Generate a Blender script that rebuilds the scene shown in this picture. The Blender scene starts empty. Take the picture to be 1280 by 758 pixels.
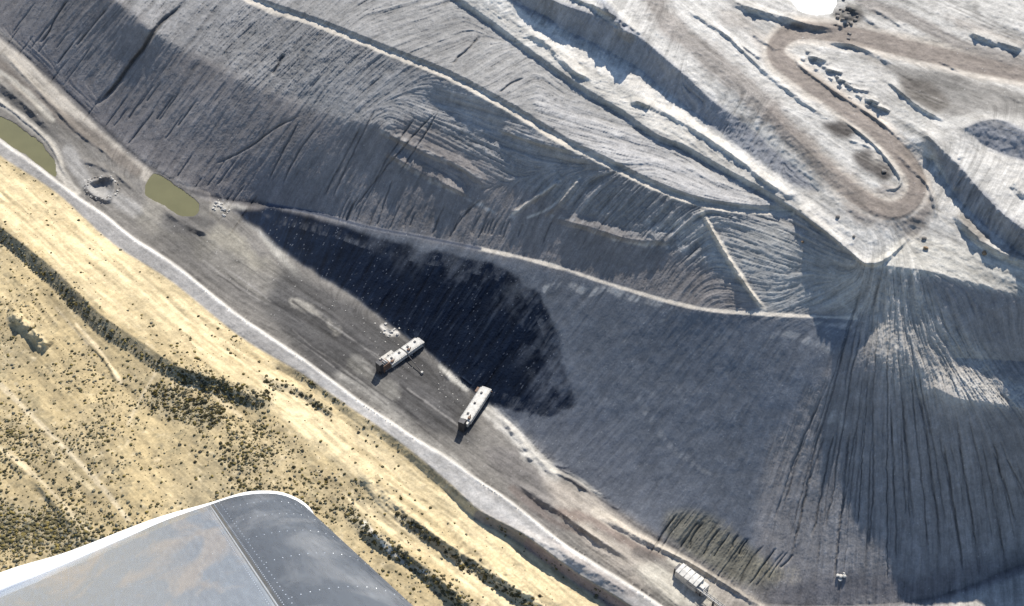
import bpy, bmesh, math, random
import numpy as np
from mathutils import Vector, Matrix
random.seed(7); rng = np.random.default_rng(11)
R = math.radians
scene = bpy.context.scene
C = scene.collection
# ------------------------------------------------------------------ camera, sky, sun, exposure
HC = 900.0; PITCH = R(45.0); FPX = 1545.0; CX, CY = 640.0, 379.0
cam = bpy.data.cameras.new('camera'); camo = bpy.data.objects.new('camera', cam); C.objects.link(camo)
camo.location = (0, 0, HC); camo.rotation_euler = (math.pi/2 - PITCH, 0, 0)
cam.sensor_fit = 'HORIZONTAL'; cam.sensor_width = 36; cam.lens = 36 * FPX / 1280
cam.clip_start = 0.2; cam.clip_end = 90000
scene.camera = camo
SUN_EL, SUN_AZ = R(40), R(15)                      # azimuth from +Y towards +X
sdir = Vector((math.sin(SUN_AZ)*math.cos(SUN_EL), math.cos(SUN_AZ)*math.cos(SUN_EL), math.sin(SUN_EL)))
world = bpy.data.worlds.new('World'); scene.world = world; world.use_nodes = True
wn = world.node_tree.nodes; wl = world.node_tree.links
sky = wn.new('ShaderNodeTexSky'); sky.sky_type = 'NISHITA'; sky.sun_disc = False
sky.sun_elevation = SUN_EL; sky.sun_rotation = SUN_AZ; sky.altitude = 1500; sky.dust_density = 0.6
wl.new(sky.outputs[0], wn['Background'].inputs[0]); wn['Background'].inputs[1].default_value = 0.11
sun = bpy.data.lights.new('sun', 'SUN'); suno = bpy.data.objects.new('sun', sun); C.objects.link(suno)
sun.energy = 4.8; sun.angle = R(0.6); sun.color = (1, .94, .845)
suno.rotation_euler = sdir.to_track_quat('Z', 'Y').to_euler(); suno.location = (0, 0, 1500)
scene.view_settings.view_transform = 'Standard'; scene.view_settings.look = 'None'
scene.view_settings.exposure = 0.74; scene.view_settings.gamma = 1
scene.view_settings.use_curve_mapping = False

sP, cP = math.sin(PITCH), math.cos(PITCH)
def raydir(u, v):
    x = (u - CX)/FPX; y = (CY - v)/FPX
    return x, y*sP + cP, y*cP - sP
def at(u, v, h):                                   # survey point on the plane z=h
    dx, dy, dz = raydir(u, v); t = (h - HC)/dz
    return dx*t, dy*t, h + 0*t
def tag(o, label=None, cat=None, group=None, kind=None):
    if label: o['label'] = label
    if cat: o['category'] = cat
    if group: o['group'] = group
    if kind: o['kind'] = kind
    return o

# ------------------------------------------------------------------ survey raster
UO, VO, W, H = 200, 140, 1680, 1040
U, V = np.meshgrid(np.arange(W) - UO + 0., np.arange(H) - VO + 0.)
def smooth(x): return x*x*(3 - 2*x)
_lat = rng.random((512, 512)).astype(np.float32)
def vnoise(x, y, s, seed=0):
    x = x/s + seed*37.3; y = y/s + seed*91.7
    xi = np.floor(x).astype(int); yi = np.floor(y).astype(int)
    fx = smooth(x - xi); fy = smooth(y - yi)
    a = _lat[yi & 511, xi & 511]; b = _lat[yi & 511, (xi+1) & 511]
    c = _lat[(yi+1) & 511, xi & 511]; d = _lat[(yi+1) & 511, (xi+1) & 511]
    return (a*(1-fx) + b*fx)*(1-fy) + (c*(1-fx) + d*fx)*fy - .5
def fbm(x, y, s, seed=0, n=4, g=.5):
    o = 0; a = 1; t = 0
    for k in range(n):
        o = o + a*vnoise(x, y, s/2**k, seed + k*3); t += a; a *= g
    return o/t*2
def resample(p, step=4):
    out = []
    for a, b in zip(p[:-1], p[1:]):
        n = max(1, int(math.hypot(b[0]-a[0], b[1]-a[1])/step))
        for i in range(n): out.append([x + (y-x)*i/n for x, y in zip(a, b)])
    out.append(list(p[-1])); return out
def spline(p, step=4):                             # Catmull-Rom
    if len(p) < 3: return resample(p, step)
    q = [p[0]] + list(p) + [p[-1]]; out = []
    for i in range(1, len(q)-2):
        P = [np.array(z, float) for z in q[i-1:i+3]]
        n = max(1, int(np.hypot(*(P[2]-P[1])[:2])/step))
        for k in range(n):
            t = k/n
            out.append(list(.5*((2*P[1]) + (P[2]-P[0])*t + (2*P[0]-5*P[1]+4*P[2]-P[3])*t*t + (3*P[1]-P[0]-3*P[2]+P[3])*t**3)))
    out.append([float(z) for z in p[-1]]); return out
def offset(p, d, dh=0.):                           # + is to the left of travel (upper right for lines running down-right)
    q = np.array(p, float); t = np.gradient(q[:, :2], axis=0); t /= np.linalg.norm(t, axis=1)[:, None] + 1e-9
    q[:, 0] += t[:, 1]*d; q[:, 1] -= t[:, 0]*d
    if q.shape[1] > 2: q[:, 2] += dh
    return q.tolist()
def pdist(p, rad):
    """signed distance (+ left of travel) and fraction along, only within rad of the line"""
    D = np.full((H, W), 1e6); S = np.zeros((H, W)); T = np.zeros((H, W)); n = len(p) - 1
    for i in range(n):
        ax, ay = p[i][:2]; bx, by = p[i+1][:2]
        j0 = int(min(ax, bx) - rad) + UO; j1 = int(max(ax, bx) + rad) + UO + 2
        i0 = int(min(ay, by) - rad) + VO; i1 = int(max(ay, by) + rad) + VO + 2
        j0, j1 = max(j0, 0), min(j1, W); i0, i1 = max(i0, 0), min(i1, H)
        if j0 >= j1 or i0 >= i1: continue
        u = U[i0:i1, j0:j1]; v = V[i0:i1, j0:j1]; dx, dy = bx-ax, by-ay; L = dx*dx + dy*dy + 1e-9
        t = np.clip(((u-ax)*dx + (v-ay)*dy)/L, 0, 1)
        d = np.hypot(u-ax-t*dx, v-ay-t*dy); m = d < D[i0:i1, j0:j1]
        s = np.where((u-ax)*dy - (v-ay)*dx > 0, 1., -1.)
        D[i0:i1, j0:j1][m] = d[m]; S[i0:i1, j0:j1][m] = s[m]; T[i0:i1, j0:j1][m] = (i + t[m])/n
    return D, S, T
def poly(p, wob=5., soft=2.5, seed=0):
    u = U + WU*wob*1.2; v = V + WV*wob
    m = np.zeros((H, W), bool); n = len(p)
    xs = [q[0] for q in p]; ys = [q[1] for q in p]
    j0 = max(int(min(xs)-wob-12)+UO, 0); j1 = min(int(max(xs)+wob+12)+UO, W)
    i0 = max(int(min(ys)-wob-12)+VO, 0); i1 = min(int(max(ys)+wob+12)+VO, H)
    uu = u[i0:i1, j0:j1]; vv = v[i0:i1, j0:j1]; mm = m[i0:i1, j0:j1]
    for k in range(n):
        ax, ay = p[k]; bx, by = p[(k+1) % n]
        if ay == by: continue
        mm ^= ((ay > vv) != (by > vv)) & (uu < (bx-ax)*(vv-ay)/(by-ay) + ax)
    return blur(m.astype(np.float32), soft)
def blur(a, r):
    r = int(round(r))
    if r < 1: return a
    for ax in (0, 1):
        for _ in range(2):
            c = np.cumsum(np.concatenate([np.take(a, [0], ax).repeat(r+1, ax), a, np.take(a, [-1], ax).repeat(r, ax)], ax), ax, dtype=np.float64)
            n = a.shape[ax]
            a = ((np.take(c, range(2*r+1, 2*r+1+n), ax) if 2*r+1+n <= c.shape[ax] else None) if False else
                 (c[2*r+1:2*r+1+n] - c[:n] if ax == 0 else c[:, 2*r+1:2*r+1+n] - c[:, :n]))/(2*r+1)
            if a.shape[ax] < n:
                pad = np.take(a, [-1], ax).repeat(n - a.shape[ax], ax); a = np.concatenate([a, pad], ax)
    return a
WU = fbm(U, V, 22, 1, 4, .65); WV = fbm(U, V, 22, 5, 4, .65)

# ------------------------------------------------------------------ the lie of the land: heights along break lines
K = []
def bl(p, sm=True): K.append((spline(p, 1) if sm else resample(p, 1)))
def jag(p, amp=4):
    q = spline(p, 4); r = random.Random(len(p)); o = 0
    for k in q: o = .8*o + r.uniform(-1, 1)*amp*.6; k[0] += o*.6; k[1] += o
    return q
FOOT = [(-200,-130,3),(-80,-22,3),(0,44,3),(67,101,3),(145,175,3),(195,215,2),(235,238,1),(285,250,1),(335,256,4)]
L3 = [(335,256,4),(400,268,19),(460,284,34),(530,297,49),(600,311,64),(650,322,74),(700,335,84),(780,361,97),(870,385,110),(960,393,121),(1070,398,130)]
GF = [(300,272,1),(335,302,1),(380,332,1),(440,370,1),(480,400,1),(530,435,1),(570,472,1),(605,500,1),(640,530,1),(700,588,1),(760,632,2),(800,662,3),(850,690,3),(900,722,3),(950,752,2),(1050,757,1),(1150,750,1),(1220,730,1),(1280,705,1),(1480,650,1)]
bl(FOOT); bl(GF); bl(offset(L3, -2.5, -.5)); bl(offset(L3, 2.5, .3))
RIM = [(-200,20,12),(-60,128,15),(0,176,17),(45,208,18),(90,243,20),(130,270,24),(165,298,28),(215,330,34),(265,370,38),(300,397,40),(340,424,42),(380,451,44),(415,477,45),(450,503,45),(480,523,45),(520,550,45),(560,574,45),(600,603,45),(640,630,44),(700,678,41),(740,704,39),(790,735,36),(830,762,34),(900,812,32),(1010,895,30)]
rimc = spline(RIM, 3); bl(rimc, False)
rb = offset(rimc, 3.2)
for q in rb: q[2] = 2.5 if q[0] > 130 else 2.0
bl(rb, False)
TAN = [(-200,40,12),(-60,146,15),(0,194,17),(70,240,18),(140,303,25),(215,352,33),(300,420,39),(375,465,43),(425,500,44),(500,552,44),(560,602,44),(600,638,43),(655,668,42),(720,715,38),(790,758,34),(880,820,32),(980,900,30)]
tanl = spline(TAN, 3); bl(tanl, False)
t2 = [q for q in offset(tanl, -12) if q[0] > 345]
for q in t2: q[2] -= 3 + 6*min(1, max(0, (q[0]-500)/120))
bl(t2, False)
bl([(-200,120,32),(-60,238,34),(0,283,38),(60,330,44),(95,363,48),(130,396,51),(175,426,54),(215,453,56),(270,476,56),(330,500,54)])
bl([(-200,140,24),(-60,256,26),(0,303,30),(50,346,36),(85,381,40),(118,414,43),(165,444,47),(205,470,49),(262,492,50),(325,512,50)])
bl([(-200,900,60),(0,758,60),(300,900,54)]); bl([(0,520,50),(200,620,52),(350,620,50)]); bl([(560,900,36),(700,860,32)])
R1 = [(200,-60,98),(310,0,104),(400,33,114),(480,65,127),(560,97,139),(640,140,146),(700,177,150),(760,207,153),(820,236,155),(880,257,157),(940,265,158),(990,267,159)]
r1 = spline(R1, 3); bl(offset(r1, 3), False); bl(offset(r1, -3), False); bl(offset(r1, 9, 5)[:-10], False)
bl(jag([(60,-80,86),(170,20,86),(215,55,80),(270,82,77),(330,110,76),(370,125,78),(420,148,85),(470,155,98),(520,143,112),(560,136,121),(620,165,128),(680,198,134),(730,205,143)], 5))
bl([(-200,-140,5),(-100,-140,30),(0,-140,62),(100,-140,88),(200,-140,110),(400,-140,140),(560,-140,162),(700,-140,205),(1000,-140,212),(1480,-140,225)], False)
LA = [(520,-40,154),(570,-2,158),(613,28,160),(687,83,164),(728,111,165),(778,141,166),(822,172,167),(855,184,168),(897,208,168),(978,252,170)]
la = spline(LA, 3); bl([(q[0],q[1]-0,q[2]-5) for q in offset(la, -4)], False); bl(offset(la, 3, 1), False)
SBT = [(640,-40,196),(690,0,196),(745,20,197),(770,36,197),(800,47,197),(830,72,196),(865,102,193),(895,130,188),(940,160,183),(980,200,179),(1022,240,175)]
SBB = [(600,-30,174),(640,0,174),(665,12,174),(690,25,174),(702,36,174),(732,49,174),(752,60,174),(777,73,174),(802,88,174),(830,113,174),(855,131,174),(900,165,174),(940,196,174),(985,228,174)]
bl(SBT); bl(SBB)
RIMP = [(1000,262,174),(1030,285,173),(1060,310,172),(1083,329,171),(1105,322,172),(1130,302,174),(1143,286,176)]
bl(RIMP); bl([(1083,331,168),(1145,336,172),(1185,345,170),(1230,356,167),(1285,370,163),(1480,400,160)])
bl(jag([(1062,452,118),(1085,446,126),(1110,446,129),(1150,458,124)])); bl([(1195,448,124),(1240,450,121),(1300,454,118),(1480,470,112)]); bl([(1168,484,117),(1200,498,112),(1240,503,110),(1290,512,106),(1480,540,100)])
HR = [(1480,130,200),(1280,92,199),(1200,76,198),(1130,60,197),(1085,49,196),(1038,41,195),(997,39,195),(975,51,195),(970,69,195),(990,88,194),(1025,112,193),(1059,136,192),(1092,159,190),(1119,185,188),(1139,209,187),(1147,232,186),(1138,253,185),(1115,262,184),(1085,250,184)]
hr = spline(HR, 3); bl(offset(hr, 9), False); bl(offset(hr, -9), False)
HR2 = [(1085,250,184),(1043,218,186),(1003,181,189),(957,134,193),(915,97,196),(868,56,198),(830,20,200),(800,-40,201)]
bl(HR2)
bl([(1160,170,206),(1200,209,203),(1240,254,200),(1285,292,198),(1480,440,190)]); bl([(1165,200,189),(1196,247,183),(1230,280,181),(1265,310,179),(1320,350,176),(1480,470,165)])
bl([(1207,160,209),(1230,151,211),(1257,152,211),(1290,168,211),(1480,230,211)]); bl([(1212,166,206),(1232,183,199),(1262,195,198),(1290,203,198),(1480,260,198)])
bl([(1060,-20,200),(1160,-10,202),(1300,40,206)], False)
bl([(700,900,3),(900,900,3),(1100,870,4),(1300,850,6),(1480,800,8)]); bl([(880,758,3),(940,800,3)])
# pit floor
bl([(0,80,3.5),(110,165,3),(170,215,3),(240,280,3),(330,345,3),(420,400,3),(500,470,3),(600,540,3),(680,610,4),(740,665,6),(800,715,6),(850,758,5)])
bl([(-60,110,3),(0,148,1.2),(40,180,1.2),(68,218,1.2)])

def solve():
    Z = np.zeros((H, W)); Wt = np.zeros((H, W))
    for p in K:
        a = np.array(p); j = np.round(a[:, 0]).astype(int) + UO; i = np.round(a[:, 1]).astype(int) + VO
        ok = (j >= 0) & (j < W) & (i >= 0) & (i < H)
        np.add.at(Z, (i[ok], j[ok]), a[ok, 2]); np.add.at(Wt, (i[ok], j[ok]), 1)
    sol = None
    for f in (16, 8, 4, 2, 1):
        h, w = H//f, W//f
        z = Z[:h*f, :w*f].reshape(h, f, w, f).sum((1, 3)); wt = Wt[:h*f, :w*f].reshape(h, f, w, f).sum((1, 3))
        fix = wt > 0; z = np.where(fix, z/np.maximum(wt, 1), 0)
        if sol is None: sol = np.full((h, w), 60.)
        else:
            s = sol.repeat(2, 0).repeat(2, 1); s = np.pad(s, ((0, max(0, h-s.shape[0])), (0, max(0, w-s.shape[1]))), mode='edge')[:h, :w]; sol = s
        sol = np.where(fix, z, sol)
        for _ in range({16: 900, 8: 300, 4: 150, 2: 80, 1: 60}[f]):
            p = np.pad(sol, 1, mode='edge')
            n = .25*(p[:-2, 1:-1] + p[2:, 1:-1] + p[1:-1, :-2] + p[1:-1, 2:])
            sol = np.where(fix, z, n)
    return sol
Hm = solve()
_wf = np.clip(blur((np.abs(V-455-.25*(U-1110)*(U>1110)) < 70).astype(np.float32)*(U > 1050)*(U < 1160), 16), 0, 1); Hm = Hm*(1-_wf) + blur(Hm, 20)*_wf
_D = pdist([(60,-80),(170,20),(330,110),(420,148),(470,155),(560,136),(680,198),(730,205)], 40)[0]; _wf = smooth(np.clip(1.3-_D/22, 0, 1)); Hm = Hm*(1-_wf) + blur(Hm, 3)*_wf
_wf = smooth(np.clip((U-955)/40, 0, 1))*smooth(np.clip((1085-U)/40, 0, 1))*smooth(np.clip((V-430)/30, 0, 1))*smooth(np.clip((735-V)/30, 0, 1)); Hm = Hm*(1-_wf) + blur(Hm, 22)*_wf
X0, Y0, _ = at(U, V, Hm)

# ------------------------------------------------------------------ fall-line field for rills
G = [(100,50,-.65,.76),(60,20,-.6,.8),(230,80,-.6,.78),(150,150,-.55,.8),(250,170,-.58,.8),(330,180,-.6,.8),(330,60,-.72,.65),(450,100,-.72,.66),(420,40,-.72,.66),(400,130,-.65,.76),
 (500,85,-.75,.6),(520,150,.85,.42),(560,125,.95,.25),(600,150,.93,.36),(640,170,.94,.3),(700,190,.97,.22),(620,200,.9,.45),(560,190,.85,.5),(500,190,-.5,.86),(440,200,-.5,.86),(400,220,-.5,.86),(560,260,-.36,.94),(480,250,-.4,.92),
 (640,260,-.5,.85),(700,240,-.62,.78),(660,300,-.45,.9),(760,310,-.5,.87),(820,330,-.5,.87),(780,260,-.7,.7),(830,270,-.7,.7),(860,310,-.72,.7),(540,50,.9,-.3),(500,30,.9,-.2),(600,80,.8,-.5),(640,100,.8,-.5),(720,150,.85,.2),(760,170,.9,.25),(850,220,.9,.35),
 (920,300,.95,.3),(970,310,.93,.36),(1010,300,.85,.5),(1040,330,.9,.42),(940,350,.97,.2),(1000,370,-.92,.4),(1040,385,-.9,.45),(1060,360,-.85,.5),
 (900,440,-.6,.8),(820,440,-.62,.78),(960,450,-.5,.86),(740,450,-.6,.8),(860,540,-.62,.78),(760,560,-.66,.75),(850,660,-.6,.8),(900,690,-.6,.8),(700,500,-.6,.8),
 (450,320,-.5,.86),(520,370,-.55,.84),(600,420,-.58,.82),(680,460,-.58,.82),(400,290,-.4,.9),
 (1000,520,-.3,.95),(980,600,-.3,.95),(990,700,-.15,1),(1040,560,-.15,1),(1060,680,-.08,1),(1080,450,-.12,1),(1110,400,0,1),(1110,550,0,1),(1110,680,0,1),(1150,400,.25,.97),(1160,500,.15,.99),(1180,600,.08,1),(1180,430,.5,.87),(1230,460,.62,.8),(1270,480,.65,.77),(1250,600,.15,.99),(1270,670,.1,1),(1230,400,.35,.94),(1270,400,.1,1),(1130,350,.1,1),(1090,350,-.2,1),
 (480,450,.8,.6),(360,380,.85,.5),(250,300,.8,.6),(100,150,.75,.66),(600,560,.8,.6),(700,640,.8,.6),(800,720,.8,.6),(30,80,.75,.66),
 (60,200,.75,.66),(200,330,.78,.62),(400,480,.8,.6),(560,600,.8,.6),(680,690,.8,.6),(60,260,.7,.7),(200,380,.75,.65),(50,420,.7,.7),(200,520,.7,.7),(400,600,.76,.65),(550,700,.78,.62),
 (780,60,-.4,.9),(830,90,-.45,.9),(900,150,-.5,.87),(960,190,-.5,.87),(700,20,-.5,.87),(700,90,.8,.6),(620,20,.8,.6),(880,190,.8,.6),
 (880,100,.78,.62),(1000,190,.78,.62),(900,30,.8,.6),(1030,270,.8,.6),(1040,90,1,.12),(1070,120,1,.15),(1120,120,.8,.6),(1200,120,.9,.4),(1250,60,.9,.4),(1150,30,.88,.45),(1200,300,.85,.5),(1240,230,-.5,.86),(1220,250,-.5,.86),(1260,280,-.5,.86),(1250,175,-.2,.97),(1180,320,.9,.3),(1260,340,.95,.3)]
step = 8
gu, gv = np.meshgrid(np.arange(0, W, step) - UO, np.arange(0, H, step) - VO)
c2 = np.zeros(gu.shape); s2 = np.zeros(gu.shape)
for (x, y, dx, dy) in G:
    a = 2*math.atan2(dy, dx); w = 1/((gu-x)**2 + (gv-y)**2 + 60)**1.7
    c2 += w*math.cos(a); s2 += w*math.sin(a)
def up(a):
    i = np.arange(H)/step; j = np.arange(W)/step
    i0 = np.clip(i.astype(int), 0, a.shape[0]-2); j0 = np.clip(j.astype(int), 0, a.shape[1]-2); fi = (i-i0)[:, None]; fj = (j-j0)[None]
    A = a[i0][:, j0]; B = a[i0][:, j0+1]; Cc = a[i0+1][:, j0]; D = a[i0+1][:, j0+1]
    return (A*(1-fj)+B*fj)*(1-fi) + (Cc*(1-fj)+D*fj)*fi
nn = np.hypot(c2, s2); c2 /= nn; s2 /= nn
ang = .5*np.arctan2(up(s2), up(c2)) + .10*fbm(U, V, 60, 8, 3)
AX = np.cos(ang).astype(np.float32); AY = np.sin(ang).astype(np.float32)
def lic(src, n, st=1.0):
    """smear noise along the fall line: rills, ridges, dozer tracks"""
    acc = src.copy(); cnt = 1
    jj0 = np.arange(W)[None].repeat(H, 0).astype(np.float32); ii0 = np.arange(H)[:, None].repeat(W, 1).astype(np.float32)
    for sg in (1, -1):
        jj = jj0.copy(); ii = ii0.copy(); px = AX*sg; py = AY*sg
        for _ in range(n):
            ji = np.clip(jj.astype(np.int32), 0, W-1); iy = np.clip(ii.astype(np.int32), 0, H-1)
            ax = AX[iy, ji]; ay = AY[iy, ji]; f = np.where(ax*px + ay*py < 0, -1, 1)
            px = ax*f; py = ay*f; jj = jj + px*st; ii = ii + py*st
            acc += src[np.clip(ii.astype(np.int32), 0, H-1), np.clip(jj.astype(np.int32), 0, W-1)]; cnt += 1
    acc /= cnt; acc -= acc.mean(); return acc/acc.std()
ns1 = rng.standard_normal((H, W)).astype(np.float32)
ns2 = blur(rng.standard_normal((H, W)), 1).astype(np.float32)
ns3 = blur(rng.standard_normal((H, W)), 2).astype(np.float32)
LF = lic(ns1, 12); LM = lic(ns2, 14, 1.7); LL = lic(ns3, 17, 2.6)

# ------------------------------------------------------------------ local relief: berms, cut banks, gullies
dH = np.zeros((H, W))
def ridge(p, A, w1, w2, sm=True, taper=True):       # crest on the line; w1 px steep flank on the right of travel (lower left), w2 on the other
    q = spline(p, 3) if sm else p
    D, S, T = pdist(q, max(w1, w2) + 6)
    D = np.maximum(D + WV*min(3.5, .35*(w1+w2)) , 0)
    d = np.where(S > 0, D/w2, D/w1); f = np.clip(1-d, 0, 1)
    if taper: f = f*smooth(np.clip(np.minimum(T, 1-T)*5, 0, 1))
    dH[:] += A*f*(1 + .9*WU + .5*WV)
def gully(p, A, w, jit=1.5, seed=0, dark=1.0):
    q = spline(p, 2.5); r = random.Random(seed); o = 0
    for k in q:
        o = .86*o + r.uniform(-1, 1)*jit*.3; k[0] += o
    D, S, T = pdist(q, w*2.2+2)
    f = np.exp(-(D/w)**2)*np.clip(np.minimum(T, 1-T)*7, 0, 1)
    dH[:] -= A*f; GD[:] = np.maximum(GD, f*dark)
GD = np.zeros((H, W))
gully([(232,0),(222,12),(203,28),(190,45),(180,62),(166,78),(150,100),(135,118),(120,132)], 4.5, 2.6, 1.5, 1)
gully([(85,0),(70,22),(60,42),(50,55)], 2, 1.3, 1, 2, .7); gully([(135,10),(118,30),(95,58)], 1.6, 1.2, 1, 3, .6)
gully([(375,145),(345,160),(310,185),(270,205)], 1.6, 1.1, 1, 4, .5)
for i, (a, b) in enumerate([((470,135),(415,250)),((520,145),(455,255)),((548,140),(500,215)),((545,140),(440,265)),((450,160),(405,245)),((375,150),(335,228)),((395,160),(352,235)),((490,225),(470,285)),((600,250),(560,300))]):
    m = ((a[0]+b[0])/2+random.uniform(-5, 5), (a[1]+b[1])/2)
    gully([a, m, b], 1.3, 1.0, 1.5, 10+i, .5)
gully([(600,45),(590,58),(575,70),(565,82)], 2, 1.5, 2, 30, .6); gully([(655,98),(640,105),(625,116)], 2, 1.3, 2, 31, .6)
gully([(355,68),(345,85),(340,95)], 2.5, 2, 2, 33, .7)
# fan gullies
fr = random.Random(5)
for k in range(38):
    x1 = 965 + k*9.2 + fr.uniform(-9, 9); t = (x1-1110)/200
    y1 = 735 if x1 < 1200 else 735 - (x1-1200)*.35
    x0 = 1108 + t*36 + fr.uniform(-3, 3) + (max(0, x1-1190))*.75; y0 = 345 + fr.uniform(0, 200 if x1 < 1150 else 150) + (160 if x1 > 1200 else 0)
    s = (y0-340)/(y1-340); xs = x0 + (x1-x0)*(s**.75 if x1 < 1200 else s*.3)
    if x1 > 1185: y0 = 505 + fr.uniform(0, 70); xs = x1 - (.12 + (x1-1185)*.0008)*(y1-y0)
    mx = xs + (x1-xs)*.55
    y1 -= fr.uniform(0, 90)
    gully([(xs, y0), (mx, (y0+y1)/2), (x1, y1)], fr.uniform(.5, 1.5)*(1.7 if k % 6 == 2 else 1), fr.uniform(.7, 1.15)*(1.35 if k % 6 == 2 else 1), 2.0, 100+k, fr.uniform(.2, .7))
for k in range(15):
    x0 = 840 + k*11 + fr.uniform(-9, 9); L = fr.uniform(14, 62); y0 = min(700, 640 + (x0-840)*.35)
    gully([(x0, y0), (x0-L*.35, y0+L*.45), (x0-L*.65+fr.uniform(-5, 5), min(y0+L, 735))], fr.uniform(.5, 1.4), fr.uniform(.8, 1.3), 2, 200+k, fr.uniform(.3, .8))
for k in range(26):                                # lower lift, fine cracks
    x0 = fr.uniform(400, 720); y0 = 300 + (x0-400)*.1 - 35; L = fr.uniform(18, 42)
    gully([(x0, y0-L*.6), (x0-L*.2, y0-L*.2), (x0-L*.4, y0+L*.35)], .9, .9, 1, 300+k, .4)
for k in range(40):
    x0 = fr.uniform(10, 330); yf = 44 + x0*.82; y0 = yf - fr.uniform(30, 120); L = fr.uniform(25, 60)
    if y0 < 0: continue
    gully([(x0, y0), (x0-L*.3, y0+L*.42), (x0-L*.58, y0+L*.8)], .9, .9, 1.2, 400+k, .35)
# small ridges: (points, height, steep px, gentle px)
RG = [([(790,122),(850,151),(917,195),(961,229),(998,252)], 3, 4, 9), ([(655,42),(680,52),(703,75),(722,92),(742,99)], 3.5, 5, 12),
 ([(787,126),(800,128),(812,134)], 3, 5, 6), ([(740,-4),(760,12),(778,33),(797,48)], 9, 12, 10), ([(700,-8),(740,6),(775,24),(803,45)], 4, 3, 8),
 ([(910,0),(935,8),(960,16),(985,22),(1010,30),(1050,36)], 5, 8, 6), ([(850,8),(880,25),(910,45),(925,60),(960,92),(985,112),(1010,131),(1040,152)], 2.6, 3.5, 4),
 ([(992,58),(998,78),(1015,94),(1040,112),(1070,132),(1100,152),(1126,175)], 2.5, 3, 3), ([(1035,50),(1065,56),(1095,68),(1115,80)], 3.5, 5, 5), ([(1105,98),(1135,122),(1160,140),(1185,152)], 3, 4, 8),
 ([(1210,40),(1240,50),(1280,62)], 5, 7, 8), ([(1190,262),(1215,290),(1245,312),(1290,330)], 5, 9, 8), ([(1265,225),(1285,245)], 5, 9, 8), ([(1050,148),(1078,168),(1098,186),(1114,205),(1126,225),(1118,236),(1095,232)], 2.5, 3, 3),
 ([(1060,175),(1072,178),(1090,185)], 1.5, 3, 3), ([(968,245),(1000,266),(1035,292),(1062,314),(1085,331),(1110,322),(1130,304),(1145,286)], 3.2, 4, 7),
 ([(1120,190),(1135,205),(1160,232),(1170,262),(1165,285)], 2.5, 4, 3), ([(878,264),(897,300),(925,345),(955,388)], 3.5, 5, 4), 
 ([(620,160),(670,178),(718,190)], 3, 3, 14), ([(640,268),(665,250),(700,226)], 3, 5, 4), ([(680,270),(705,248),(725,222)], 3, 5, 4), ([(465,157),(520,185),(570,205),(610,235)], 3, 5, 12), ([(480,190),(540,222),(590,248)], 2.4, 5, 12), ([(690,272),(740,285),(790,300),(850,300)], 2.4, 6, 12),
 ([(0,62),(40,105),(90,158),(130,190),(150,210)], 2.2, 3, 5), ([(-60,70),(0,105),(30,130),(62,160),(68,170)], 5, 9, 9), ([(-60,92),(0,128),(30,150),(62,180),(75,205),(92,232)], 3, 4, 4),
 ([(100,200),(140,215),(170,240)], 2, 4, 5), ([(205,262),(235,283),(262,292)], 2.5, 5, 8), ([(745,640),(800,672),(860,702),(910,732),(960,764)], 4, 6, 4), ([(640,600),(700,640),(745,672),(790,700)], 3, 6, 6), ([(625,520),(660,560),(700,600)], 2, 5, 4), 
 ([(690,588),(715,600),(745,622)], 2, 3, 3), ([(430,570),(470,605),(505,640),(560,680),(620,718),(700,772)], 6, 15, 25), ([(440,640),(480,676),(520,700),(560,733),(610,775)], 6, 15, 18),
 ([(8,392),(24,397),(44,416),(62,436)], 13, 15, 22), ([(85,400),(130,450),(150,482)], 1.5, 3, 5), ([(330,470),(380,492),(420,520)], 3, 9, 12), ([(640,652),(655,666),(700,690),(740,712),(790,745)], 3, 12, 8),
 ([(575,470),(590,482)], 1.2, 2, 2), ([(210,455),(250,468),(300,480)], 2, 6, 9), ([(0,560),(60,620),(110,680)], 2, 8, 12), ([(0,330),(50,380),(90,430)], 1.5, 8, 8)]
wr_ = random.Random(21)
for k in range(6):
    x0 = wr_.uniform(880, 1240); y0 = wr_.uniform(0, 150) if x0 > 1080 else wr_.uniform(0, 60); sl = .45 if x0 > 1120 else .68; L = wr_.uniform(12, 45)
    RG.append(([(x0, y0), (x0+L*.5, y0+L*.5*sl+wr_.uniform(-3, 3)), (x0+L, y0+L*sl)], wr_.uniform(1.2, 2.8), wr_.uniform(2.5, 5), 6))
for p, A, a, b in RG: ridge(p, A, a, b)
# ribs of dumped spoil inside the hairpin
for k in range(13):
    x = 1003 + k*7.6 + rng.uniform(-3, 3); y = 64 + k*5.9 + rng.uniform(-1.5, 1.5); Lr = rng.uniform(9, 32)
    ridge([(x, y), (x+Lr*.5, y+2+rng.uniform(-1, 1)), (x+Lr, y+4+rng.uniform(-1, 3))], rng.uniform(2.4, 4.2), 2.6, 3.4)
    if k % 2: ridge([(x-9, y+2), (x-2, y+5)], 2, 2.5, 2.5)
for k in range(14):                                 # dozer-scalloped face
    x = 1170 + k*8 + rng.uniform(-3, 3); y = 186 + k*8.6 + rng.uniform(-3, 3)
    ridge([(x+6, y-4), (x, y+12), (x-4, y+28)], rng.uniform(.8, 2.4), rng.uniform(2, 5), 4)
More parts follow.
